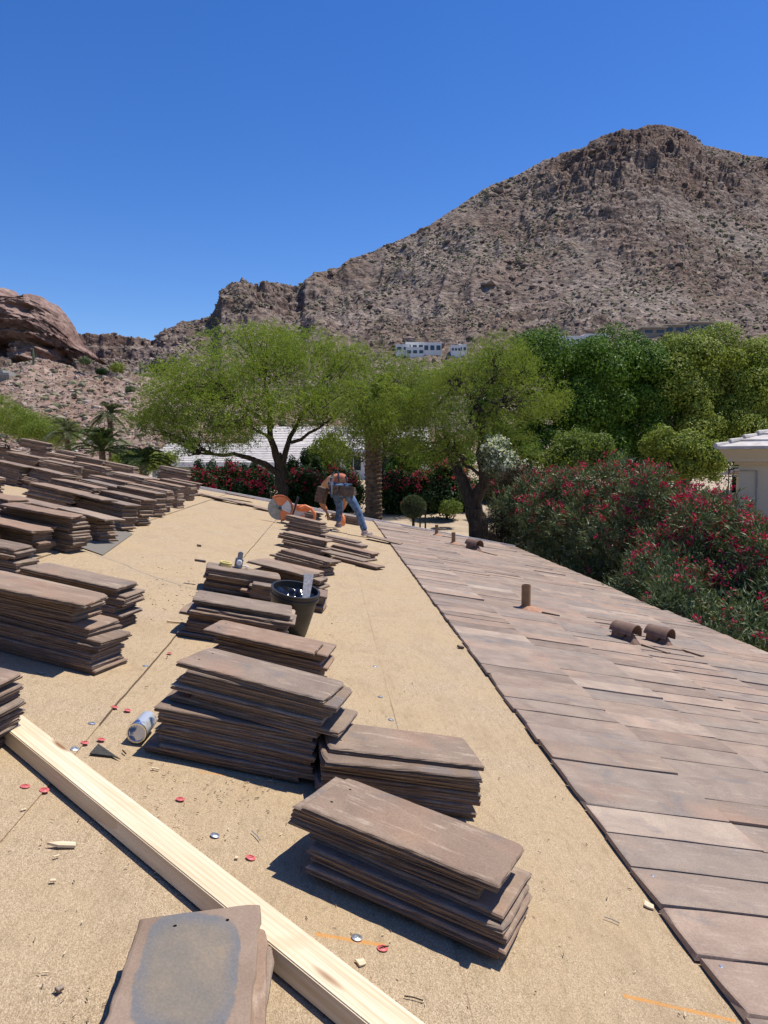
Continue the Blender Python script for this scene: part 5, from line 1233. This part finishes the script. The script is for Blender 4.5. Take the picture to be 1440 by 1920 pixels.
for i, (px, Y, pyt, lab) in enumerate(((1290, 12.4, 1060, 'low oleander shrub below the hedge near the roof edge'), (1420, 11.0, 1110, 'nearest low oleander shrub at the right roof edge'), (1240, 13.8, 1010, 'lower oleander shrub above the twin roof vents'), (1520, 12.2, 1040, 'oleander shrub just outside the right photo edge'))):
    b = gp(px, Y); top = P(px, pyt, Y)[2]; ztot = top-b[2]; k = FPX/Y; cl_ = []
    for (dx, fz, sr_) in ((0, .72, .7), (-.5, .5, .6), (.5, .55, .6), (0, .25, .7)):
        p_ = np.array([P(px, 860, Y)[0]+dx, Y, b[2]+ztot*fz]); rel = p_-CAM; dpt = rel@cF
        cl_.append((720+FPX*rel[0]/dpt, 960-FPX*(rel@cU)/dpt, Y, sr_*1.05*k, ztot*.22*k, .7))
    clump_tree('oleander_shrub', b, cl_, lab, LM['olea'], R(70+i), 'shrub', 'red oleander shrubs beside the roof', 60, 66, .30, .17, .026, True, .05, (LM['red'], 60, .030, .8), .5, .35, None, True)
# dry bush, white oleander
clump_tree('dry_bush', gp(960, 25.5), [(960, 935, 25.5, 36, 50, .8), (985, 905, 25.5, 34, 26, .8), (940, 985, 25, 30, 40, .7), (990, 970, 25, 30, 55, .8)], 'dry brownish bush between twisted trunk and oleanders', LM['drydark'], R(80), 'bush', None, 60, 110, .38, .20, .016, True, .05, (LM['pink'], 60, .03, .8), .3, .2, None, True)
clump_tree('white_flower_bush', gp(940, 28.2), [(930, 858, 28.2, 26, 32, .7), (958, 885, 28, 26, 20, .6)], 'white flowering bush right of the twisted trunk', LM['olea'], R(81), 'bush', None, 60, 60, .30, .13, .035, True, .05, (LM['whitef'], 260, .048, .8), .5, .3)
# bougainvillea hedge line behind the roof edge
bg_ = [(385, 885, 'leftmost'), (432, 880, 'second'), (480, 882, 'third'), (570, 882, 'fourth'), (640, 885, 'fifth'), (745, 890, 'sixth'), (800, 888, 'seventh'), (855, 892, 'eighth')]
for i, (px, pyt, od) in enumerate(bg_):
    Y = 39+0.6*math.sin(i*2.1)
    clump_tree('bougainvillea_bush', gp(px, Y), [(px, pyt+18, Y, 28, 20, 1.0), (px-14, pyt+42, Y-.4, 24, 26, .9), (px+16, pyt+44, Y-.4, 24, 26, .9), (px, pyt+70, Y-.3, 30, 24, .9)], f'{od} bush from the left in the dark red flowered hedge', LM['hedge'], R(90+i), 'bush', 'dark red flowered hedge bushes', 48, 70, .36, .15, .08, True, .06, (LM['red'] if i < 5 else LM['pink'], 110, .05, .2))
for i, (px, pyt, w_) in enumerate(((372, 868, 9), (398, 872, 11), (428, 866, 10), (455, 872, 10), (478, 866, 10), (548, 858, 12), (572, 850, 10), (596, 860, 12))):
    Y = 41.5
    clump_tree('cypress_shrub', gp(px, Y), [(px, pyt+6, Y, w_*.5, 12, .3), (px, pyt+26, Y, w_, 18, .4), (px, pyt+50, Y, w_*1.1, 22, .45)], ['leftmost', 'second', 'third', 'fourth', 'fifth', 'sixth', 'seventh', 'eighth'][i]+' upright dark shrub from the left behind the hedge', LM['hedge'], R(110+i), 'shrub', 'upright dark shrubs behind the hedge', 30, 60, .22, .13, .06, True, .05)
for i, (px, py, w_, lab) in enumerate(((770, 855, 45, 'dark bush behind the flowered hedge, left of the twisted trunk'), (850, 860, 45, 'dark bush behind the twisted trunk'), (975, 850, 50, 'dark bush right behind the white flowering bush'), (615, 850, 40, 'dark bush behind the hedge above the worker'))):
    Y = 44; clump_tree('dark_bush', gp(px, Y), [(px, py, Y, w_, 30, 1.3), (px-20, py+45, Y-.5, w_, 30, 1.2), (px+20, py+70, Y-.5, w_, 34, 1.2)], lab, LM['ficus' if i != 3 else 'mesq2'], R(120+i), 'bush', 'dark bushes behind the hedge', 60, 80, .45, .16, .08, True, .08)
# clipped ball on a stem, stakes, small plants in the garden
b = gp(775, 33); q = empty('topiary_ball', loc=b); tag(q, 'clipped round grey green bush on short stem in the garden', 'topiary')
r_ = R(130); c_ = P(775, 950, 33)-np.array(b); n = 9000; e = r_.normal(size=(n, 3)); e /= np.linalg.norm(e, axis=1, keepdims=True)
leaves('crown', c_+e*np.array([.54, .54, .50])*(.86+.16*r_.random(n))[:, None], e+r_.normal(size=(n, 3))*.5, .075, .03, LM['grey'], q, r_)
mb = MB(); mb.tube([(0, 0, -.1), (.02, 0, c_[2]-.3)], .06, 8); mb.build('trunk', M['bark'], q)
for i, (px, Y, h, lab) in enumerate(((798, 31.5, .95, 'thin black garden stake right of the ball bush'), (788, 33, .5, 'short black garden stake under the ball bush'), (717, 30.4, .55, 'thin black garden stake right of the palm trunk'))):
    b = gp(px, Y); mb = MB(); mb.tube([(0, 0, -.1), (0, 0, h)], .035, 8); mb.lathe([(.035, h), (.05, h+.01), (.05, h+.05), (0, h+.07)], 10); tag(mb.build('garden_stake', M['black'], None, Matrix.Translation(b)), lab, 'stake')
for i, (px, py, lab) in enumerate(((840, 900, 'dark shrub just left of the twisted trunk base'), (950, 890, 'dark shrub between twisted trunk and oleander hedge'))):
    clump_tree('dark_bush', gp(px, 36), [(px, py, 36, 34, 30, 1.0), (px-8, py+36, 35.6, 34, 26, 1.0)], lab, LM['hedge'], R(133+i), 'bush', 'dark bushes behind the hedge', 55, 80, .38, .15, .08, True, .06, (LM['pink'], 60, .045, .3))
clump_tree('low_plant', gp(845, 33), [(845, 952, 33, 20, 12, .5)], 'low yellowish plant right of the ball bush', LM['shrub'], R(131), 'plant', None, 60, 40, .16, .09, .04, False)
# garden edging
mb = MB(); pts = [P(720, 985, 32)*[1, 1, 0], P(800, 985, 31)*[1, 1, 0], P(880, 985, 30.2)*[1, 1, 0], P(960, 985, 30)*[1, 1, 0]]
pts = [np.array([q_[0], q_[1], gz(q_[1])+.03]) for q_ in pts]; mb.tube(pts, .07, 6)
tag(mb.build('garden_edging', M['concrete'], None), 'curved stone edging across the sandy garden', 'edging')
# bushes left, at the foot of the scree
clump_tree('green_bush', gp(20, 58), [(10, 790, 58, 70, 30, 2.2), (-30, 770, 58, 50, 40, 2.2)], 'green bush at the left edge below the scree', LM['mesq2'], R(140), 'bush', None, 90, 90, .6, .16, .05, True, .1)
clump_tree('green_bush', gp(90, 56), [(95, 812, 56, 55, 22, 1.8), (55, 800, 57, 40, 24, 1.8)], 'green bush behind the topmost tile pile', LM['mesq2'], R(141), 'bush', None, 90, 90, .5, .16, .05, True, .1)
clump_tree('green_bush', gp(250, 40), [(245, 870, 40, 40, 18, 1.2), (290, 862, 42, 40, 14, 1.2)], 'low bright bush right of the feather palm', LM['elm'], R(142), 'bush', None, 70, 80, .34, .12, .06, True, .06)
def hz(px, py, X_, Y_, Z_):   # where the line of sight meets a height field
    r = ray(px, py); r = r/r[1]
    d = np.abs(X_/np.maximum(Y_, 1)-r[0])*3+np.abs((Z_)/np.maximum(Y_, 1)-r[2]); d = np.where(Y_ > 60, d, 9); k = int(np.argmin(d)); return np.array([X_.ravel()[k], Y_.ravel()[k], Z_.ravel()[k]+CZ])
for i, (px, py, rr, lab, m_) in enumerate(((220, 690, 1.7, 'round green bush standing on the scree ridge', 'elm'), (300, 692, 2.4, 'dark round bush on the scree ridge by the big tree', 'hedge'), (160, 677, 1.3, 'grey green bush on the scree ridge below the butte', 'olea'), (245, 730, 1.0, 'small grey bush halfway down the scree slope', 'olea'), (190, 697, 1.1, 'dark green bush left of the round ridge bush', 'hedge'))):
    b = hz(px, py+5, XH, YH, ZH); k = FPX/b[1]
    clump_tree('hillside_bush', tuple(b), [(px, py, b[1], rr*k, rr*.55*k, rr)], lab, LM[m_], R(150+i), 'bush', None, 60, 50, rr*.38, .22, .12, False)
# saguaros
for i, (px, py, h, lab) in enumerate(((63, 672, 3.6, 'saguaro cactus on the scree ridge at left'), (265, 690, 3.0, 'saguaro cactus beside the dark bush on the ridge'), (272, 692, 2.6, 'small saguaro cactus right of its taller neighbour'))):
    b = hz(px, py+12, XH, YH, ZH); mb = MB(); mb.tube([(0, 0, -.3), (0, 0, h*.6), (0, 0, h)], [.22, .26, .12], 10); mb.tube([(.2, 0, h*.4), (.6, 0, h*.45), (.65, 0, h*.7)], [.12, .14, .08], 8)
    tag(smoothobj(mb.build('saguaro_cactus', LM['grey'], None, Matrix.Translation(tuple(b)))), lab, 'cactus')

# ------------------------------------------------------------ houses
def mat_tileroof(a, b_):
    def f(t, bb):
        s = NT(t); c = s.coord(); n = s.noise(c, 3, 4)
        s.lk(s.ramp(n, [(.35, a), (.65, b_)]), bb.inputs['Base Color'])
    return mat('pale_roof_tile', a, .9, .2, 0, f)
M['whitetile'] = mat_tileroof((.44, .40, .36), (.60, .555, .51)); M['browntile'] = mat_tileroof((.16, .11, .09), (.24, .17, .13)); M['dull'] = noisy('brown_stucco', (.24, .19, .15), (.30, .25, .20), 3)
def stepped_roof(mb, x0, x1, y0, y1, z0, z1, rows, th=.05, lip=.06, cols=1, taper0=0, taper1=0):
    """one roof slope rising from (y0,z0) to (y1,z1), as overlapping rows of tiles"""
    for i in range(rows):
        a, b_ = i/rows, (i+1)/rows; ya, yb = y0+(y1-y0)*a, y0+(y1-y0)*b_; za, zb = z0+(z1-z0)*a, z0+(z1-z0)*b_
        xa0, xa1 = x0+taper0*a, x1-taper1*a; xb0, xb1 = x0+taper0*b_, x1-taper1*b_
        vs = [(xa0, ya-lip*.3, za+th), (xa1, ya-lip*.3, za+th), (xb1, yb, zb+th*.2), (xb0, yb, zb+th*.2), (xa0, ya-lip*.3, za-.02), (xa1, ya-lip*.3, za-.02), (xb1, yb, zb-.06), (xb0, yb, zb-.06)]
        mb.add(vs, [[0, 1, 2, 3], [0, 4, 5, 1], [1, 5, 6, 2], [3, 2, 6, 7], [0, 3, 7, 4], [4, 7, 6, 5]])
# neighbour's long white roofed house behind the big tree
def ranch(px0, px1, Y, py_eave, py_ridge, depth, label, wallm, rows=10, win=6):
    a = P(px0, py_eave, Y); b_ = P(px1, py_eave, Y); zr = P(px0, py_ridge, Y+depth)[2]; g_ = float(gz(Y)); e = empty('neighbour_house', loc=(a[0], Y, g_)); W_ = b_[0]-a[0]; ze = a[2]-g_; zr = zr-g_
    tag(e, label, 'house')
    mb = MB(); stepped_roof(mb, -.4, W_+.4, -.5, depth, ze, zr, rows); stepped_roof(mb, -.4, W_+.4, 2*depth+.5, depth, ze, zr, 4); mb.build('roof', M['whitetile'], e)
    mb = MB(); mb.box(-.42, W_+.42, -.56, -.50, ze-.28, ze+.0); mb.build('fascia', M['white'], e)
    mb = MB(); mb.box(0, W_, 0, 2*depth, -.4, ze-.05); mb.build('wall', wallm, e)
    for k in range(win):
        x_ = W_*(k+.5)/win; f_ = MB(); f_.box(x_-.75, x_+.75, -.05, .02, ze-1.9, ze-.55); w_ = f_.build('window', M['white'], e); g2 = MB(); g2.box(x_-.66, x_-.03, -.06, -.045, ze-1.82, ze-.63); g2.box(x_+.03, x_+.66, -.06, -.045, ze-1.82, ze-.63); g2.build('pane', M['glass'], w_)
    return e
ranch(285, 560, 55, 868, 832, 5.5, 'neighbouring house with long pale tile roof behind the feathery tree', M['stucco_s'], 11, 5)
ranch(470, 800, 68, 843, 800, 6.0, 'white house with pale roof behind the palm trunk', M['white'], 9, 6)
# beige pavilion at the right
pv = P(1386, 862, 19.5); g_ = float(gz(19.5)); e = empty('pavilion', loc=(pv[0], 19.5, g_), rz=math.radians(-28)); tag(e, 'beige stucco building with pale hip roof at the right edge', 'building')
ze = P(1386, 869, 19.5)[2]-g_
mb = MB(); mb.box(0, 4.2, 0, 3.5, -.3, ze-.02); mb.build('wall', M['stucco'], e)
mb = MB(); 
mb.box(-.10, 4.3, -.10, 3.6, ze-.03, ze+.05); mb.box(-.26, 4.4, -.26, 3.7, ze+.05, ze+.10); mb.add([(-.26, -.26, ze+.10), (4.4, -.26, ze+.10), (4.4, 3.7, ze+.10), (-.26, 3.7, ze+.10), (-.46, -.46, ze+.36), (4.6, -.46, ze+.36), (4.6, 3.9, ze+.36), (-.46, 3.9, ze+.36)], [[0, 1, 5, 4], [1, 2, 6, 5], [2, 3, 7, 6], [3, 0, 4, 7], [4, 5, 6, 7], [3, 2, 1, 0]])
mb.build('cornice', M['stucco'], e)
mb = MB(); stepped_roof(mb, -.50, 4.6, -.52, 2.0, ze+.38, ze+1.25, 5, .05, .08, 1, 2.4, 0); 
for i in range(5):   # left hip slope
    a, b_ = i/5, (i+1)/5; xa, xb = -.52+2.4*a, -.52+2.4*b_; za, zb = ze+.38+.87*a, ze+.38+.87*b_; ya, yb = -.52+2.5*a, -.52+2.5*b_
    mb.add([(xa, ya, za+.05), (xa, 3.9, za+.05), (xb, 3.9, zb+.01), (xb, yb, zb+.01), (xa, ya, za-.02), (xa, 3.9, za-.02)], [[0, 3, 2, 1], [0, 1, 5, 4]])
mb.build('roof', M['whitetile'], e)
mb = MB()
for i in range(8):
    a = i/8; x_, y_, z_ = -.50+2.4*a, -.50+2.5*a, ze+.42+.87*a; mb.tube([(x_-.02, y_-.02, z_+.02), (x_+.31, y_+.33, z_+.085)], [.075, .055], 8)
mb.build('hip_tiles', M['whitetile'], e)
mb = MB(); mb.tube([(.02, -.03, ze-.18), (.42, -.03, ze-.18), (.42, -.03, ze-2.2)], .018, 6); mb.build('conduit', M['concrete'], e)
# lower white roof and iron railing beyond
ranch(1462, 1560, 26, 893, 875, 1.6, 'low white roofed building behind the beige pavilion', M['stucco'], 5, 1)
b = P(1366, 905, 27); g_ = float(gz(27)); e = empty('iron_railing', loc=(b[0], 27, g_)); tag(e, 'black wrought iron railing left of the pavilion', 'railing'); h = P(1366, 876, 27)[2]-g_; h0 = P(1366, 893, 27)[2]-g_
mb = MB(); mb.tube([(0, 0, h), (1.2, 0, h)], .015, 6); mb.tube([(0, 0, h0), (1.2, 0, h0)], .015, 6); mb.build('rail', M['black'], e)
for k in range(4):
    x_ = .1+k*.33; mb = MB(); mb.tube([(x_+.09*math.cos(t)*(1-t*.08), 0, (h+h0)/2+.12*math.sin(t)*(1-t*.08)) for t in np.linspace(-1.5, 6, 16)], .012, 5); mb.build('scroll', M['black'], e)
mb = MB()
for x_ in (0, 1.2): mb.tube([(x_, 0, -.2), (x_, 0, h)], .02, 6)
mb.build('post', M['black'], e)
# low wall at the right edge
b = P(1398, 1008, 16.3); g_ = float(gz(16.3)); e = empty('garden_wall', loc=(b[0], 16.3, g_)); tag(e, 'low grey capped garden wall behind the oleanders at right', 'wall'); h = b[2]-g_
mb = MB(); mb.box(0, 4, 0, .3, -.3, h-.08); mb.build('wall_body', M['stucco'], e); mb = MB(); mb.box(-.06, 4.05, -.06, .36, h-.08, h); mb.build('cap', M['concrete'], e, bevel=.01)
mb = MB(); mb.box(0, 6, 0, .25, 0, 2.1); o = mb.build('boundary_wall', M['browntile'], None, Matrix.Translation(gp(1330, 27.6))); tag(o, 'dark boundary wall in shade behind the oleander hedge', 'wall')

# hillside houses ---------------------------------------------
def on_mountain(px, py):
    j = int(np.argmin(np.abs(PX-px))); r = ray(px, py); sl_ = (MZ[:, j]-CZ)/MY[:, j]; k = np.argmax(sl_ >= r[2]/r[1]); return float(MY[k, j])
def hill_house(px0, px1, pyb, pyt, Y, blocks, label, wm, rm, nwin):
    if Y > 300: Y = min(on_mountain(px0, pyb), on_mountain((px0+px1)/2, pyb), on_mountain(px1, pyb))-4
    a = P(px0, pyb, Y); b_ = P(px1, pyb, Y); H_ = P(px0, pyt, Y)[2]-a[2]; W_ = b_[0]-a[0]
    e = empty('hillside_house', loc=tuple(a-np.array([0, 0, 3.0]))); tag(e, label, 'house')
    for (x0, x1, h0, h1, y0, roof) in blocks:
        mb = MB(); mb.box(x0*W_, x1*W_, y0, y0+9, -2.5, 3+h1*H_); mb.build('wall', wm, e)
        mb = MB(); mb.box(x0*W_-.5*roof, x1*W_+.5*roof, y0-.8*roof-.1, y0+9.2, 3+h1*H_, 3+h1*H_+.5); mb.build('roof', rm, e)
        nw = max(1, int((x1-x0)*nwin))
        for k in range(nw):
            xw = (x0+(x1-x0)*(k+.5)/nw)*W_; ww = (x1-x0)*W_/nw*.33; z0 = 3+h0*H_; z1 = 3+h1*H_-.7
            f_ = MB(); f_.box(xw-ww-.2, xw+ww+.2, y0-.08, y0+.05, z0, z1); w_ = f_.build('window', wm, e); g2 = MB(); g2.box(xw-ww, xw+ww, y0-.14, y0-.06, z0+.15, z1-.2); g2.build('pane', M['glass'], w_)
    return e
hill_house(742, 828, 665, 641, 400, [(0, .30, .35, .75, 0, 0), (.22, .62, .5, .98, 3, 0), (.22, .62, .05, .48, -1, 0), (.60, 1.0, .35, .9, 1, 0)], 'white terraced house on the mountain foot above the palm', M['white'], M['white'], 9)
hill_house(846, 876, 661, 646, 405, [(0, .6, .2, .8, 0, 0), (.5, 1, .3, 1.0, 2, 0)], 'smaller white house right of the terraced white house', M['white'], M['white'], 5)
hill_house(1030, 1142, 645, 628, 400, [(0, .3, .3, .7, 0, 0), (.28, .62, .3, .85, 2, 0), (.6, 1, .3, 1.05, 1, 0)], 'long white house on the slope above the dark trees', M['white'], M['white'], 12)
hill_house(1205, 1352, 632, 603, 420, [(0, .30, .25, .60, 0, 1), (.28, .55, .35, .78, 1, 1), (.52, 1.0, .5, 1.0, 3, 1)], 'brown low house with flat overhanging roofs on the mountain foot', M['dull'], M['stucco'], 9)
hill_house(-40, 22, 722, 690, 160, [(0, .75, .3, .75, 0, 0), (.3, 1.0, .1, .55, -1, 0)], 'grey house at the left edge of the scree slope', M['dull'], M['concrete'], 5)
